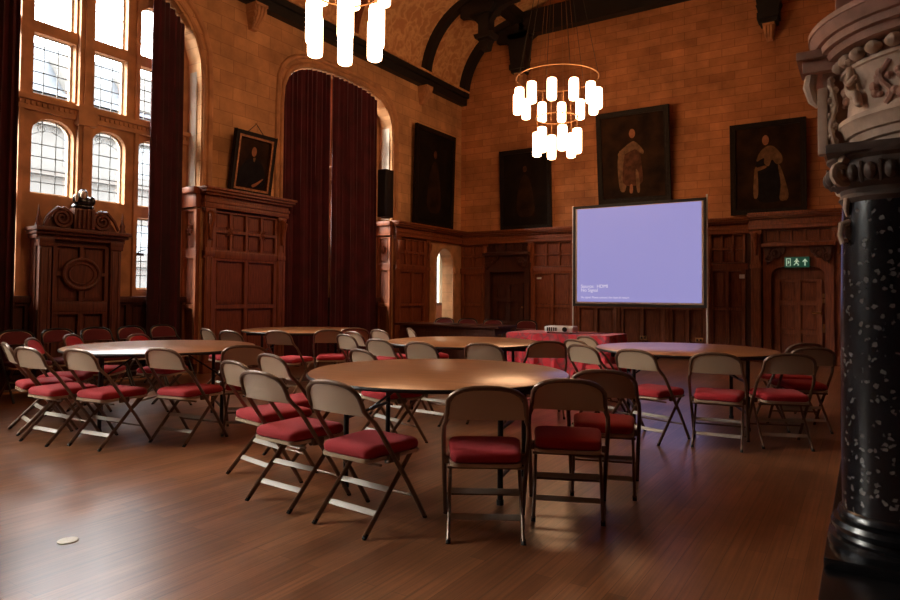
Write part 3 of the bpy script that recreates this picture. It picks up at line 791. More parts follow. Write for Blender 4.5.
def fig_side(r_,fm,w,h):
    p = lambda loop,m,d,nm: MB(fm).plate([(x*w,y*h) for x,y in chaikin(loop)],[],d,d+.001).build(nm,m,r_,smooth=False)
    p([(-.18,.12),(.22,.12),(.18,.35),(.13,.62),(.02,.72),(-.10,.66),(-.17,.5)],'paint_black',.0315,'painted_gown')
    p([(-.2,.17),(-.12,.17),(-.13,.52),(-.17,.52)],'paint_cream',.032,'painted_hem')
    p([(.0,.74),(.09,.73),(.20,.62),(.20,.54),(.12,.52),(.06,.60),(.02,.50),(-.05,.55),(-.03,.62),(-.16,.56),(-.10,.68)],'paint_cream',.033,'painted_shoulder_cape')
    p([(.13,.54),(.18,.50),(.30,.14),(.14,.12),(.18,.3)],'paint_cream',.0325,'painted_train')
    p([(-.18,.50),(-.02,.53),(0,.50),(-.16,.46)],'paint_cream',.034,'painted_sleeve')
    p(ell(-.02,.80,.045,.055),'paint_skin',.034,'painted_face')
def fig_dim(r_,fm,w,h):
    p = lambda loop,m,d,nm: MB(fm).plate([(x*w,y*h) for x,y in chaikin(loop)],[],d,d+.001).build(nm,m,r_,smooth=False)
    p([(-.2,.15),(.2,.15),(.14,.5),(.05,.68),(-.05,.68),(-.15,.5)],'canvas_brown',.0315,'painted_robe'); p(ell(0,.75,.04,.04),'paint_brown',.033,'painted_face')
picture((XL+.08,7.30,2.95),pi/2,.85,1.03,radians(9),.09,('frame_dark','gold','canvas_brown'),'tilted portrait of a figure in black, in a reddish gilt frame above the pier',fig_bust,wire=.16)
picture((XL+.06,12.86,2.90),pi/2,1.66,2.36,radians(1.5),.10,('frame_dark','frame_dark','canvas'),'very dark tall portrait on the left wall beside the corner',fig_dim)
picture((-6.96,YB-.06,2.90),0,1.36,1.95,radians(3),.09,('frame_dark','frame_dark','canvas'),'dark full-length portrait on the back wall nearest the corner',fig_dim)
picture((-4.30,YB-.10,3.36),0,1.60,2.02,radians(6),.10,('frame_dark','frame_dark','canvas_brown'),'portrait of a robed standing figure above the projection screen',fig_stand)
picture((-1.64,YB-.06,2.95),0,1.36,1.82,radians(3),.09,('frame_dark','frame_dark','canvas_brown'),'portrait of a figure in a cream shoulder cape above the arched door',fig_side)

# ------------------------------------------------------------------ chandeliers
def chandelier(x, y, lab, off_u=-7, off_l=-45, cordtop=8.75):
    r_ = empty('ring_chandelier',(x,y,3.8),label=lab,cat='chandelier',group='ring chandeliers with opal cylinder lamps')
    base = 3.8; va = atan2(-x,-y)  # azimuth towards the hall's right corner
    ang0 = atan2(-y,-x)
    for R_, z, nm in ((.74,5.22,'upper_ring'),(.38,4.49,'lower_ring')):
        MB().tube([(R_*cos(2*pi*i/48),R_*sin(2*pi*i/48),z-base) for i in range(48)],.010,8,closed=True).build(nm,'brass',r_)
    b = MB(); 
    b.lathe([(.0005,0),(.09,0),(.10,.03),(.03,.10),(.0005,.10)],(0,0,cordtop-base-.1),16,cap=False); b.build('ceiling_rose','brass',r_)
    for i in range(6):
        a = ang0+2*pi*i/6+.3
        MB().tube([(.74*cos(a),.74*sin(a),5.22-base),(.06*cos(a),.06*sin(a),cordtop-base-.08)],.0055,5).build('suspension_cable','wire',r_)
        MB().tube([(.38*cos(a),.38*sin(a),4.49-base),(.33*cos(a),.33*sin(a),5.5-base),(.05*cos(a),.05*sin(a),cordtop-base-.08)],.004,5).build('support_rod','brass',r_)
    for k, (R_, zt, h, n, off, zr) in enumerate(((.72,4.99,.38,12,off_u,5.22),(.37,4.27,.45,6,off_l,4.49))):
        for i in range(n):
            a = ang0+radians(off)+2*pi*i/n
            px_, py_ = R_*cos(a), R_*sin(a)
            lm = MB().lathe([(.0005,0),(.055,0),(.076,.012),(.083,.05),(.083,h-.05),(.076,h-.012),(.055,h),(.0005,h)],(px_,py_,zt-h-base),20,cap=False).build('lamp_shade','lamp',r_)
            MB().tube([(px_,py_,zt-base),(px_,py_,zr-base)],.007,6).build('lamp_stem','brass',lm)
    return r_
chandelier(-4.69,10.79,'ring chandelier of opal cylinder lamps hanging before the back wall paintings',off_u=-7,off_l=-45)
chandelier(-4.62,5.07,'nearer chandelier cut off by the top edge, only its glowing lower lamps showing',off_u=-7,off_l=0)

# ------------------------------------------------------------------ folding chair
def arcpts(c, r, a0, a1, n): return [(c[0]+r*cos(a0+(a1-a0)*i/n), c[1]+r*sin(a0+(a1-a0)*i/n)) for i in range(n+1)]
def back_y(z): return -.195-(z-.60)*.36
def make_chair(pad=False):
    r_ = empty('folding_chair')
    # one bent tube: front leg, back upright, over the top, down again
    right = [(.222,.258,.012),(.222,.11,.235),(.222,-.02,.41),(.221,-.11,.535),(.216,-.15,.588),(.204,-.178,.618),(.199,back_y(.66),.66),(.197,back_y(.69),.69)]
    top = []
    for i in range(0,13):
        a = pi*i/12
        cu = cos(a); xx = .197*math.copysign(abs(cu)**.78,cu); zz = .695+.103*sin(a)**.8
        top.append((xx, back_y(zz)-.012*sin(a), zz))
    path = right+top[1:-1]+[(-x,y,z) for x,y,z in reversed(right)]
    MB().tube(path,.013,8).build('tube_frame','black_metal' if pad else 'brown_metal',r_)
    # dished back panel within the tube
    n, m = 12, 6; pts = []; fs = []
    for j in range(m+1):
        for i in range(n+1):
            u = -1+2*i/n
            ztop = .698+.092*max(0,1-abs(u)**2.5)**.62
            z = .628+(ztop-.628)*j/m
            pts.append((u*.194, back_y(z)-.014*(1-u*u)-.002, z))
    for j in range(m):
        for i in range(n): fs.append((j*(n+1)+i,j*(n+1)+i+1,(j+1)*(n+1)+i+1,(j+1)*(n+1)+i))
    b = MB().faces(pts,fs); bmesh.ops.solidify(b.bm,geom=b.bm.faces[:],thickness=.006)
    b.build('backrest','beige_metal',r_)
    b = MB().faces([(x*.94,y+.012,.638+(z-.628)*.9) for x,y,z in pts],fs); bmesh.ops.solidify(b.bm,geom=b.bm.faces[:],thickness=.012)
    b.build('back_pad','maroon_pad' if pad else 'red',r_,label='red padded front of the backrest')
    # rear legs crossing the front ones
    for s_ in (-1,1):
        lg = MB().tube([(s_*.190,.18,.390),(s_*.190,.0,.205),(s_*.190,-.185,.012)],.011,8,flat=(.010,.016)).build('leg','brown_metal',r_)
        MB().tube([(s_*.190,-.176,.022),(s_*.190,-.196,.0)],.0125,8).build('rubber_foot','rubber',lg)
        MB().tube([(s_*.222,.247,.028),(s_*.222,.265,.0)],.0125,8).build('rubber_foot','rubber',r_)
        MB().box((s_*.205-.012,-.03,.36),(s_*.205+.012,.05,.40)).build('hinge_bracket','brown_metal',r_,bevel=.003)
    for z in (.10,.205):
        y = -.185*(1-z/.205)
        b = MB(); b.faces([(-.192,y-.012,z-.006),(.192,y-.012,z-.006),(.192,y+.012,z+.017),(-.192,y+.012,z+.017),(-.192,y-.007,z-.010),(.192,y-.007,z-.010),(.192,y+.017,z+.013),(-.192,y+.017,z+.013)],
            [(0,1,2,3),(7,6,5,4),(0,4,5,1),(1,5,6,2),(2,6,7,3),(3,7,4,0)])
        b.build('stretcher','bar_metal',r_,bevel=.002)
    MB().tube([(-.222,.18,.14),(.222,.18,.14)],.008,6).build('front_stretcher','brown_metal',r_)
    MB().tube([(-.2,-.08,.355),(.2,-.08,.355)],.008,6).build('seat_support','brown_metal',r_)
    # seat pan and cushion: slightly trapezoid with rounded corners
    def pad_loop(w0,w1,y0,y1,rc):
        L_ = []
        for (cx,cy,a0) in ((w1-rc,y1-rc,0),(-(w1-rc),y1-rc,pi/2),(-(w0-rc),y0+rc,pi),(w0-rc,y0+rc,3*pi/2)):
            for i in range(5): a = a0+pi/2*i/4; L_.append((cx+rc*cos(a),cy+rc*sin(a)))
        return L_
    lo = pad_loop(.185,.205,-.165,.255,.05)
    MB().plate(lo,[],.376,.394).build('seat_pan','beige_metal',r_,bevel=.004)
    b = MB(); k = len(lo); pts = []
    prof = [(.93,.394),(.975,.401),(.99,.413),(.985,.427),(.962,.440),(.91,.449),(.80,.455),(.5,.459)]
    for s_, z in prof:
        for x, y in lo: pts.append((x*s_,.045+(y-.045)*s_,z))
    fs = [(i*k+j,i*k+(j+1)%k,(i+1)*k+(j+1)%k,(i+1)*k+j) for i in range(len(prof)-1) for j in range(k)]
    fs += [tuple(range(k-1,-1,-1)),tuple((len(prof)-1)*k+j for j in range(k))]
    b.faces(pts,fs).build('seat_cushion','maroon_pad' if pad else 'red',r_)
    return r_

# back-top position (x, y) and heading in degrees (0 = seat towards the back wall, positive = turned to the left)
G1_ = 'chairs around the nearest round table'; G2_ = 'chairs around the left round table'; G3_ = 'chairs around the far left round table'
G4_ = 'chairs around the middle round table'; G5_ = 'chairs around the right round table'; G6_ = 'dark chairs lined up under the leaded window'; G7_ = 'dark chairs by the back wall'
CH = [
 (-2.985,2.575,-3,G1_,'folding chair left of the nearest table, middle of the three lined up there'),
 (-2.37,2.515,-4,G1_,'folding chair with a bright red seat, nearest of those left of the front table'),
 (-3.58,2.87,-10,G1_,'folding chair furthest left at the nearest round table, its back edge half hidden'),
 (-3.79,3.37,-11,G1_,'folding chair peeking out behind the left row of the nearest round table'),
 (-1.59,2.81,31,G1_,'folding chair seen squarely from behind, largest in the middle foreground'),
 (-1.37,3.32,23,G1_,'folding chair seen from behind, just right of the middle foreground chair'),
 (-1.37,3.87,19,G1_,'folding chair half hidden behind the dark-backed chair at the right of the front table'),
 (-3.53,4.11,-17,G1_,'folding chair whose pale back rises over the far left rim of the front table'),
 (-3.65,5.11,-4,G4_,'pale-backed folding chair, left one of the two at the near side of the middle table'),
 (-3.10,5.38,6,G4_,'pale-backed folding chair, right one of the two at the near side of the middle table'),
 (-2.73,6.06,34,G4_,'brown-backed folding chair between the middle table and the red cloth'),
 (-4.23,5.19,-8,G4_,'pale-backed folding chair at the left end of the middle table'),
 (-5.40,6.64,-14,G4_,'folding chair with only its rounded top showing behind the left end of the middle table'),
 (-5.33,7.24,-38,G4_,'folding chair seen as a thin curved edge beyond the middle table'),
 (-6.60,5.22,4,G3_,'brown-backed folding chair at the left end of the far left table'),
 (-6.17,5.60,10,G3_,'brown-backed folding chair in the middle of the near side of the far left table'),
 (-5.88,6.22,36,G3_,'brown-backed folding chair at the right end of the far left table, seen square on'),
 (-5.92,6.76,40,G3_,'folding chair behind the pair of overlapping chairs right of the far left table'),
 (-5.05,5.60,-15,G3_,'front one of two overlapping pale-backed chairs between the far left and middle tables'),
 (-5.37,6.10,-15,G3_,'rear one of two overlapping pale-backed chairs between the far left and middle tables'),
 (-7.21,5.34,-13,G3_,'folding chair seen edge-on, leaning behind the right end of the left table'),
 (-5.80,2.58,4,G2_,'pink-seated folding chair second from the left edge of the picture'),
 (-5.30,2.73,6,G2_,'folding chair in the middle of the three clear chairs on the left table near side'),
 (-4.88,3.19,9,G2_,'folding chair standing alone at the right of the near side of the left table'),
 (-4.59,3.80,42,G2_,'folding chair with a shaded back right of the left table'),
 (-6.45,2.70,-14,G2_,'folding chair nearest the left edge of the picture, seen edge-on'),
 (-6.92,3.12,-42,G2_,'folding chair with a pink pad edge just above the leftmost chair'),
 (-7.28,3.68,-52,G2_,'folding chair whose pink pad rises at the left tip of the left table'),
 (-6.80,4.15,-66,G2_,'folding chair whose small white top pokes above the far rim of the left table'),
 (-1.70,5.57,-16,G5_,'pale-backed folding chair at the near left of the right table'),
 (-1.05,5.65,6,G5_,'folding chair seen square on at the near side of the right table'),
 (-.53,5.98,22,G5_,'dark-backed folding chair at the right of the right table, in front of two others'),
 (-.42,6.86,26,G5_,'folding chair at the far right end beside the black marble column'),
 (-.52,7.46,38,G5_,'folding chair showing only a pale rim behind the rightmost chair'),
 (-2.28,5.82,-24,G5_,'front one of the two stacked-looking pale chairs between the front and right tables'),
 (-2.60,6.46,-28,G5_,'rear one of two overlapping pale chairs between the front and right tables'),
 (-2.74,7.14,-34,G5_,'pale folding chair against the end of the red cloth'),
]
WALL = [(3.70,'leftmost dark maroon-backed chair against the wall under the leaded window'),
 (4.18,'second dark maroon-backed chair from the left, in front of the carved portal'),
 (4.66,'third dark maroon-backed chair from the left, before the portal middle'),
 (5.14,'fourth dark maroon-backed chair from the left, right of the portal'),
 (5.62,'rightmost dark maroon-backed chair of the wall row, beside the drawn curtain')]
BACK = [(-7.45,11.15,'dark maroon-backed chair behind the dark long table, leftmost of its row'),
 (-6.88,11.15,'dark maroon-backed chair behind the dark long table, before the stone doorway'),
 (-6.28,11.15,'dark maroon-backed chair behind the dark long table, beside the lit panel'),
 (-5.55,11.15,'dark maroon-backed chair behind the dark long table, nearest the red cloth')]
protoA = make_chair(); protoB = make_chair(True); index_kids()
def place(proto, first, x, y, deg, grp, lab):
    o = proto if first else copy_tree(proto)
    a = radians(deg)
    # (x, y) is where the top of the back is; the chair origin lies forward of it
    o.location = (x-sin(a)*.268, y+cos(a)*.268, 0); o.rotation_euler.z = a
    tag(o,lab,'chair',grp)
for i, (x, y, dg, g, lab) in enumerate(CH): place(protoA, i==0, x, y, dg, g, lab)
for i, (y, lab) in enumerate(WALL): place(protoB, i==0, -8.60, y, -90, G6_, lab)
for i, (x, y, lab) in enumerate(BACK): place(protoB, False, x, y+.2, 180+20+random.uniform(-6,6), G7_, lab)

# ------------------------------------------------------------------ round folding tables
def make_table():
    r_ = empty('round_folding_table')
    R_ = .87
    MB().lathe([(.0005,.716),(R_-.006,.716),(R_,.720),(R_,.738),(R_-.006,.742),(.0005,.742)],(0,0,0),72,cap=False).build('tabletop','laminate',r_)
    MB().tube([((R_-.004)*cos(2*pi*i/72),(R_-.004)*sin(2*pi*i/72),.728) for i in range(72)],.0125,6,closed=True).build('edge_band','black_metal',r_)
    b = MB()
    for s_ in (-1,1): b.box((-.74,s_*.33-.012,.67),(.74,s_*.33+.012,.716))
    b.build('apron_rail','black_metal',r_)
    for s_ in (-1,1):
        for q in (-1,1):
            lg = MB().tube([(s_*.52,q*.33,.0),(s_*.52,q*.33,.67)],.0175,10).build('leg','black_metal',r_)
            MB().tube([(s_*.52,q*.33,0),(s_*.52,q*.33,.03)],.022,10).build('leg_cap','rubber',lg)
        b = MB(); b.tube([(s_*.52,-.33,.16),(s_*.52,.33,.16)],.012,8); b.tube([(s_*.52,-.33,.45),(s_*.52,.33,.45)],.012,8); b.build('cross_bar','black_metal',r_)
        MB().tube([(s_*.52,0,.45),(s_*.18,0,.69)],.009,6).build('folding_brace','black_metal',r_)
        MB().box((s_*.18-.02,-.33,.69),(s_*.18+.02,.33,.716)).build('brace_plate','black_metal',r_)
    return r_
pt = make_table(); index_kids()
TB = [(-2.45,3.66,14,'largest round folding table with a glossy wooden top, nearest the camera'),
 (-5.80,3.80,60,'round folding table with a pale sheen at the left, before the leaded window'),
 (-7.0,6.86,35,'small-looking reddish round table far left, in front of the maroon curtains'),
 (-3.86,6.28,20,'round wooden table in the middle, behind the nearest table'),
 (-1.56,6.80,22,'round table at the right whose left half mirrors the lilac screen')]
for i, (x, y, dg, lab) in enumerate(TB):
    o = pt if i==0 else copy_tree(pt)
    o.location = (x,y,0); o.rotation_euler.z = radians(dg); tag(o,lab,'table','round folding tables')

# ------------------------------------------------------------------ red cloth table, projector, screen
# cloth-covered trestle (cloth and table are two things)
tx0,tx1,ty0,ty1 = -4.28,-2.80,8.12,8.86
r_ = empty('trestle_table',((tx0+tx1)/2,(ty0+ty1)/2,0),label='trestle table hidden under the red patterned cloth',cat='table')
w_, d2 = (tx1-tx0)/2-.03,(ty1-ty0)/2-.03
MB().box((-w_,-d2,.715),(w_,d2,.745)).build('tabletop','laminate',r_,bevel=.004)
for sx in (-1,1):
    for sy in (-1,1): MB().tube([(sx*(w_-.12),sy*(d2-.08),0),(sx*(w_-.12),sy*(d2-.08),.715)],.016,8).build('leg','black_metal',r_)
b = MB(); n = 150; hx, hy = (tx1-tx0)/2,(ty1-ty0)/2
per = []
for i in range(n):
    s_ = i/n*(4*hx+4*hy)
    if s_ < 2*hx: per.append((-hx+s_,-hy,0,-1))
    elif s_ < 2*hx+2*hy: per.append((hx,-hy+s_-2*hx,1,0))
    elif s_ < 4*hx+2*hy: per.append((hx-(s_-2*hx-2*hy),hy,0,1))
    else: per.append((-hx,hy-(s_-4*hx-2*hy),-1,0))
pts = []; rows = 7
for j in range(rows+1):
    f = j/rows
    for i, (x, y, nx_, ny_) in enumerate(per):
        wv = (.012+.035*f)*sin(i*.55)+.02*f*sin(i*1.3+1)
        off = .0 if j==0 else .008+.02*f+max(0,wv)*1.0
        pts.append((x+nx_*off,y+ny_*off,.754-(.006 if j==1 else 0)-.72*max(0,f-.02)))
fs = [(j*n+i,(j+1)*n+i,(j+1)*n+(i+1)%n,j*n+(i+1)%n) for j in range(rows) for i in range(n)]+[tuple(range(n))]
b.faces(pts,fs); bmesh.ops.solidify(b.bm,geom=b.bm.faces[:],thickness=.003)
tag(b.build('tablecloth','damask',loc=((tx0+tx1)/2,(ty0+ty1)/2,0)),'bright red patterned cloth draped to the floor over the presentation table','tablecloth')
pj = empty('projector',(-3.56,8.36,.757),.12,label='flat white projector lying on the red cloth in front of the screen',cat='projector')
MB().box((-.20,-.14,.015),(.20,.14,.095)).build('body','white',pj,bevel=.02)
MB(lambda u,v,d:(u,-.14-d,v)).plate(ell(.09,.055,.033,.033),[],0,.015).build('lens','black_metal',pj)
b = MB()
for i in range(5): b.box((-.16+i*.03,-.146,.03),(-.145+i*.03,-.14,.08))
b.build('vent','black_metal',pj)
for sx in (-1,1): MB().box((sx*.16-.015,-.1,0),(sx*.16+.015,-.07,.018)).build('foot','black_metal',pj)
cb = tag(MB().tube([(-3.37,8.42,.765),(-3.15,8.40,.765),(-3.0,8.55,.765),(-2.96,8.75,.765)],.006,6).build('projector_cable','rubber'),'thin black cable running over the red cloth from the projector','cable')

YS = 12.8
s_ = empty('projection_screen',(-3.83,YS,0),label='large free-standing projection screen showing a plain lilac picture',cat='screen')
L0,L1,Z0,Z1 = -1.30,1.25,1.16,3.10
fm = lambda u,v,d:(u,-d,v)
MB(fm).plate(rect(L0-.06,L1+.05,Z0-.09,Z1+.06),[],-.02,-.0).build('black_border','rubber',s_,smooth=False)
MB(fm).plate(rect(L0,L1,Z0-.035,Z1),[],0,.004).build('cream_margin','screen_edge',s_,smooth=False)
MB(fm).plate(rect(L0+.035,L1-.035,Z0,Z1-.01),[],.004,.006).build('picture_area','screen',s_,smooth=False)
for u, z1 in ((L0-.07,3.17),(L1+.055,3.22)):
    p_ = MB().tube([(u,.03,.04),(u,.03,z1)],.017,8).build('pole','white',s_)  # white colour stands in for light falling on the pole
    MB().tube([(u,-.35,.015),(u,.03,.06),(u,.42,.015)],.014,8).build('pole_foot','black_metal',p_)
MB().tube([(L0-.07,.03,Z1+.03),(L1+.055,.03,Z1+.03)],.013,8).build('top_rail','black_metal',s_)
MB().tube([(L0-.07,.03,Z0-.08),(L1+.055,.03,Z0-.08)],.013,8).build('bottom_rail','black_metal',s_)
def text(txt, size, loc, parent, name, m):
    cu = bpy.data.curves.new('t','FONT'); cu.body = txt; cu.size = size; cu.extrude = .001
    o = bpy.data.objects.new('t',cu); COL.objects.link(o); dg = bpy.context.evaluated_depsgraph_get()
    me = bpy.data.meshes.new_from_object(o.evaluated_get(dg)); bpy.data.objects.remove(o)
    me.materials.clear(); me.materials.append(M[m])
    r = bpy.data.objects.new(name,me); COL.objects.link(r); r.parent = parent; r.location = loc; r.rotation_euler = (pi/2,0,0)
    return r
text('Source:  HDMI',.095,(L0+.12,-.009,1.45),s_,'caption','screen_text')
text('No Signal',.095,(L0+.12,-.009,1.37),s_,'caption','screen_text')
text('No signal. Please connect the input & restart',.056,(L0+.12,-.009,1.235),s_,'caption','screen_text')

# dark long table near the back left
r_ = empty('long_table',(-6.55,10.1,0),label='long dark wooden table in shadow before the stone doorway',cat='table')
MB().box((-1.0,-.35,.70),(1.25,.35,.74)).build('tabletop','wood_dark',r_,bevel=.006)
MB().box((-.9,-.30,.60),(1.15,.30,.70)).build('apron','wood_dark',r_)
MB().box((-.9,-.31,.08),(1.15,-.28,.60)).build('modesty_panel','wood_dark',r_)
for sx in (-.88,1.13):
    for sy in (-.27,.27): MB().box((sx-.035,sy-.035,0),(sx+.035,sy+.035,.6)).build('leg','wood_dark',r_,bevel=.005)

# ------------------------------------------------------------------ marble column with carved chimneypiece at the right
MB().box((-.17,2.75,0),(.80,8.6,.10)).build('trim_30','marble_black',kind='structure',bevel=.01)
cx, cy = .088, 3.47
c_ = empty('marble_column',(cx,cy,.10),label='black fossil marble column with carved limestone capital and frieze at the right edge',cat='column')
MB().box((-.255,-.255,0),(.255,.255,.05)).build('plinth','marble_black',c_,bevel=.008)
MB().lathe([(.0005,.05),(.245,.05),(.252,.075),(.245,.10),(.222,.108),(.215,.125),(.232,.135),(.238,.155),(.228,.175),(.205,.182),(.212,.195),(.206,.215),(.196,.225),(.0005,.225)],(0,0,0),48,cap=False).build('base','marble_black',c_)
MB().lathe([(.0005,.22),(.192,.22),(.194,.6),(.192,1.0),(.184,1.5),(.178,1.60),(.0005,1.60)],(0,0,0),48,cap=False).build('shaft','marble_col',c_)
# small carved scroll on the left flank of the shaft, and the strip above it
b = MB(); b.tube([(-.150,-.10,1.495),(-.180,-.115,1.485),(-.186,-.12,1.435),(-.178,-.115,1.405),(-.160,-.105,1.412)],[.014,.015,.011,.013,.009],8); b.tube([(-.158,-.105,1.60),(-.164,-.108,1.56),(-.158,-.104,1.52)],[.014,.012,.005],8); b.build('flank_scroll','carved_stone',c_)
# capital: dark carved echinus with egg ornament, volute at the corner, pale abacus
b = MB(); b.lathe([(.0005,1.58),(.18,1.58),(.196,1.60),(.185,1.62),(.19,1.64),(.225,1.66),(.235,1.72),(.225,1.76),(.24,1.775),(.24,1.79),(.0005,1.79)],(0,0,0),48,cap=False); b.build('capital','carved_dark',c_)
b = MB()
for i in range(20):
    a = 2*pi*i/20; b.ball((.232*cos(a),.232*sin(a),1.70),(.026,.026,.038),8,6)
    a += pi/20; b.tube([(.236*cos(a),.236*sin(a),1.745),(.240*cos(a),.240*sin(a),1.70),(.222*cos(a),.222*sin(a),1.655)],.008,5)
b.build('egg_ornament','carved_dark',c_)
for (sx, sy) in ((-1,-1),(-1,1),(1,-1),(1,1)):
    b = MB(); pts = []
    for i in range(22):
        f = i/21; a = f*3.6*pi; rr = .062*(1-.8*f)
        q = rr*cos(a+pi/2); pts.append((sx*(.178+q*.7*1),sy*(.178+q*.7),1.705+rr*sin(a+pi/2)))
    b.tube(pts,[.019*(1-.4*i/22) for i in range(22)],6); b.build('volute','carved_stone',c_)
MB().box((-.235,-.235,1.785),(.60,.30,1.825)).build('abacus','carved_dark',c_,bevel=.008)
# bowed frieze with mouldings
FX, FY = .22, .06
b = MB(); b.lathe([(.0005,1.825),(.34,1.825),(.345,1.845),(.365,1.85),(.375,1.88),(.39,1.885),(.405,1.925),(.418,1.935),(.418,1.955),(.0005,1.955)],(FX,FY,0),72,cap=False); b.build('lower_moulding','carved_stone',c_)
b = MB(); b.lathe([(.0005,1.955),(.395,1.955),(.380,1.985),(.376,2.06),(.382,2.13),(.398,2.165),(.408,2.17),(.408,2.185),(.0005,2.185)],(FX,FY,0),72,cap=False); b.build('frieze','carved_stone',c_)
b = MB(); b.lathe([(.0005,2.185),(.385,2.185),(.385,2.245),(.455,2.25),(.465,2.28),(.485,2.285),(.49,2.315),(.505,2.32),(.53,2.365),(.535,2.365),(.535,2.39),(.0005,2.39)],(FX,FY,0),72,cap=False); b.build('cornice','carved_pink',c_)
b = MB()
for i in range(30):
    a = 2*pi*i/30; r0 = .412
    b.ball((FX+r0*cos(a),FY+r0*sin(a),2.217),(.034,.034,.030),8,6)
b.build('berry_moulding','carved_stone',c_)
b = MB(); b.lathe([(.0005,2.39),(.37,2.39),(.37,2.44),(.34,2.52),(.33,3.0),(.0005,3.0)],(FX+.02,FY,0),48,cap=False); b.build('overmantel_drum','carved_stone',c_)
MB().box((FX-.42,FY-.08,2.39),(FX-.35,FY+.02,3.0)).build('overmantel_pilaster','carved_pink',c_,bevel=.01)
# seated cherub: continuous skinned body
def skin_body(name, verts, edges, radii, material, parent, sub=1):
    me = bpy.data.meshes.new(name); me.from_pydata(verts,edges,[]); o = bpy.data.objects.new(name,me); COL.objects.link(o); o.parent = parent
    md = o.modifiers.new('skin','SKIN'); me.skin_vertices[0].data[0].use_root = True if me.skin_vertices else None
    return o
def cherub(ang, face=1):
    """small relief figure seated in profile against the frieze; u runs along the curve, d outwards"""
    def P(u, v, d):
        a = ang+u/.38; r0 = .376+d
        return (FX+r0*cos(a),FY+r0*sin(a),v)
    verts = [P(0,2.035,.03),P(0,2.075,.035),P(0,2.12,.035),P(.004*face,2.15,.033),P(.008*face,2.185,.035),   # pelvis..head
             P(.05*face,2.055,.04),P(.058*face,2.0,.04),P(.078*face,1.985,.04),                                   # near leg
             P(.035*face,2.04,.02),P(.052*face,1.985,.02),
             P(.028*face,2.095,.055),P(.062*face,2.125,.045),P(.03*face,2.105,.02)]
    edges = [(0,1),(1,2),(2,3),(3,4),(0,5),(5,6),(6,7),(0,8),(8,9),(2,10),(10,11),(2,12)]
    rad = [.026,.024,.024,.011,.027,.019,.013,.011,.018,.012,.012,.008,.012]
    me = bpy.data.meshes.new('cherub'); me.from_pydata(verts,edges,[]); o = bpy.data.objects.new('cherub',me); COL.objects.link(o); o.parent = c_
    bm = bmesh.new(); bm.from_mesh(me); lay = bm.verts.layers.skin.verify()
    for i, v in enumerate(bm.verts): v[lay].radius = (rad[i],rad[i]); v[lay].use_root = (i==0)
    bm.to_mesh(me); bm.free()
    o.modifiers.new('skin','SKIN').use_smooth_shade = True
    md = o.modifiers.new('s','SUBSURF'); md.levels = 2; md.render_levels = 2
    dg = bpy.context.evaluated_depsgraph_get(); m2 = bpy.data.meshes.new_from_object(o.evaluated_get(dg)); m2.materials.append(M['carved_stone'])
    m2.polygons.foreach_set('use_smooth',[True]*len(m2.polygons))
    o.modifiers.clear(); o.data = m2
    hb = MB(); hx_ = P(.002*face,2.195,.036)
    for k in range(9):
        a = k*2.4; hb.ball((hx_[0]+.018*cos(a),hx_[1]+.018*sin(a),hx_[2]+.008+.006*sin(k*1.7)),.012,6,5)
    hb.build('curls','carved_stone',o)
    return o
toward = atan2(-(cy+FY),-(cx+FX))          # direction from the frieze to the camera side of the hall
cherub(toward-radians(58), 1); cherub(toward-radians(2), -1)
# foliage swags between the cherubs
b = MB()
for da in (-32,24,-84):
    a0 = toward+radians(da)
    for k in range(16):
        a = a0+random.uniform(-.17,.17); z = 2.065+random.uniform(-.07,.07); r0 = .385
        b.ball((FX+r0*cos(a),FY+r0*sin(a),z),(random.uniform(.012,.026),)*3,7,5)
    b.tube([(FX+.39*cos(a0+.06*sin(q*.6)),FY+.39*sin(a0+.06*sin(q*.6)),1.97+q*.015) for q in range(13)],.012,6)
b.build('carved_foliage','carved_pink',c_)
# pier, consoles and projecting block behind/left of the bowed frieze
MB().box((-.255,.02,1.825),(.5,.30,2.26)).build('frieze_pier','carved_pink',c_,bevel=.006)
MB().box((-.275,-.015,1.825),(-.235,.04,2.14)).build('pier_fillet','carved_stone',c_,bevel=.006)
b = MB()
for k in range(14):
    b.ball((-.215+.010*sin(k*1.9),.0,1.86+k*.024),(.016,.022,.018),7,5)
b.tube([(-.20,-.01,1.84),(-.225,-.01,1.95),(-.20,-.01,2.05),(-.225,-.01,2.17)],.012,6)
b.build('carved_drop','carved_stone',c_)
b = MB(); b.box((-.335,-.03,2.215),(-.12,.26,2.275)); b.box((-.36,-.05,2.275),(-.12,.28,2.315)); b.build('corner_block','carved_pink',c_,bevel=.006)
b = MB(); b.tube([(-.30,.02,2.22),(-.31,.02,2.16),(-.295,.02,2.09),(-.275,.02,2.06)],[.026,.028,.020,.010],8); b.build('corner_console','carved_stone',c_)

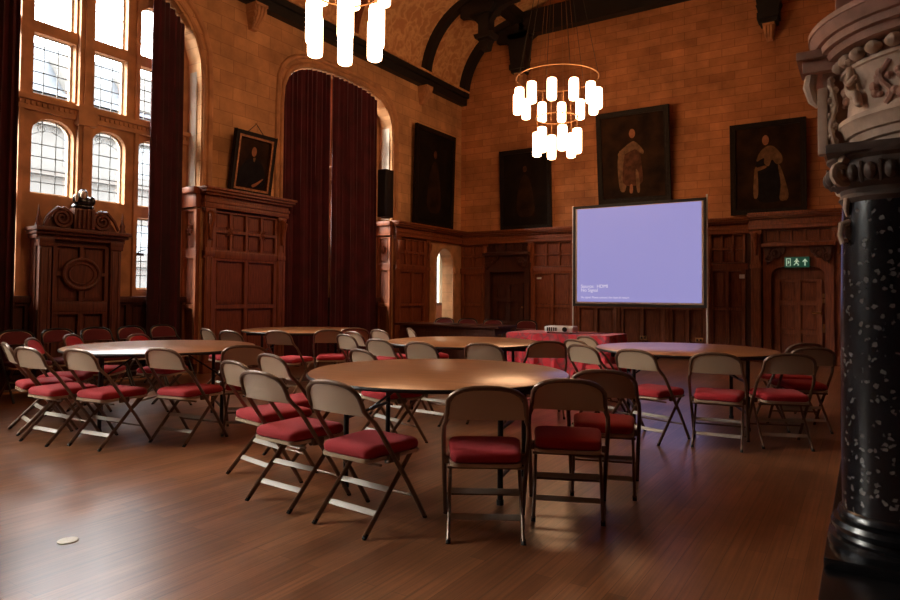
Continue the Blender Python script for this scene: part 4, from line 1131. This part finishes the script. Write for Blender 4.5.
# ------------------------------------------------------------------ outside the windows
MB().box((-60,-40,-2.2),(XL-1.2,60,-2.0)).build('ground','asphalt',kind='structure')
XO = -22.
f_ = empty('neighbouring_building',(XO,12,-2),label='pale stone building with a slate roof seen through the leaded window',cat='building')
MB().box((-6,-30,0),(0,40,9.6)).build('facade','facade',f_,smooth=False)
b = MB(); b.faces([(0.2,-30,9.6),(0.2,40,9.6),(-1.6,40,11.7),(-1.6,-30,11.7),(-6,-30,11.7),(-6,40,11.7),(-6,-30,9.6),(-6,40,9.6)],[(0,1,2,3),(3,2,5,4),(4,5,7,6),(0,3,4,6),(1,7,5,2)]); b.build('roof','slate',f_,smooth=False)
b = MB()
for z in (9.3,8.6,7.0,5.7,4.2): b.box((0,-30,z),(.18,40,z+.14))
b.build('string_course','facade_trim',f_,smooth=False)
for i in range(18):
    y = -14+i*2.2
    for z in (4.7,7.4):
        w = MB(); w.box((-.05,y-.45,z),(.02,y+.45,z+1.1)); wo = w.build('window','far_glass',f_,smooth=False)
    d = MB(); d.box((-1.3,y-.5,9.8),(0.1,y+.5,11.1)); d.build('dormer','facade',f_,smooth=False)

# ------------------------------------------------------------------ light
w = bpy.data.worlds.new('sky'); scene.world = w; w.use_nodes = True
bg = w.node_tree.nodes['Background']; bg.inputs['Color'].default_value = (.93,.96,1,1); bg.inputs['Strength'].default_value = 15.0
sn = bpy.data.lights.new('bright_sky','SUN'); sn.energy = 30.0; sn.angle = radians(45); sn.color = (1,.90,.78)
so = bpy.data.objects.new('bright_sky',sn); COL.objects.link(so); so.location = (-20,5,15)
so.rotation_euler = Vector((.80,.48,-.50)).to_track_quat('-Z','Y').to_euler()

# ------------------------------------------------------------------ camera
f, yaw, p, r, sh = 645.81, radians(32.852), radians(1.7017), radians(.4773), -22.878
F = Vector((-sin(yaw)*cos(p),cos(yaw)*cos(p),sin(p))); Rt = Vector((cos(yaw),sin(yaw),0)); U = Rt.cross(F)
X_ = cos(r)*Rt+sin(r)*U; Y_ = -sin(r)*Rt+cos(r)*U; Z_ = -F
cam = bpy.data.cameras.new('camera'); co = bpy.data.objects.new('camera',cam); COL.objects.link(co)
co.matrix_world = Matrix(((X_.x,Y_.x,Z_.x,0),(X_.y,Y_.y,Z_.y,0),(X_.z,Y_.z,Z_.z,1.25),(0,0,0,1)))
cam.sensor_width = 36; cam.lens = f*36/900; cam.shift_y = sh/900; cam.clip_start = .05; cam.clip_end = 300
scene.camera = co
vs = scene.view_settings
scene.display_settings.display_device = 'sRGB'
vs.view_transform = 'Standard'; vs.look = 'None'; vs.exposure = 0.85; vs.gamma = 1; vs.use_curve_mapping = False
try: scene.cycles.use_denoising = True; scene.cycles.max_bounces = 8; scene.cycles.sample_clamp_indirect = 6
except Exception: pass
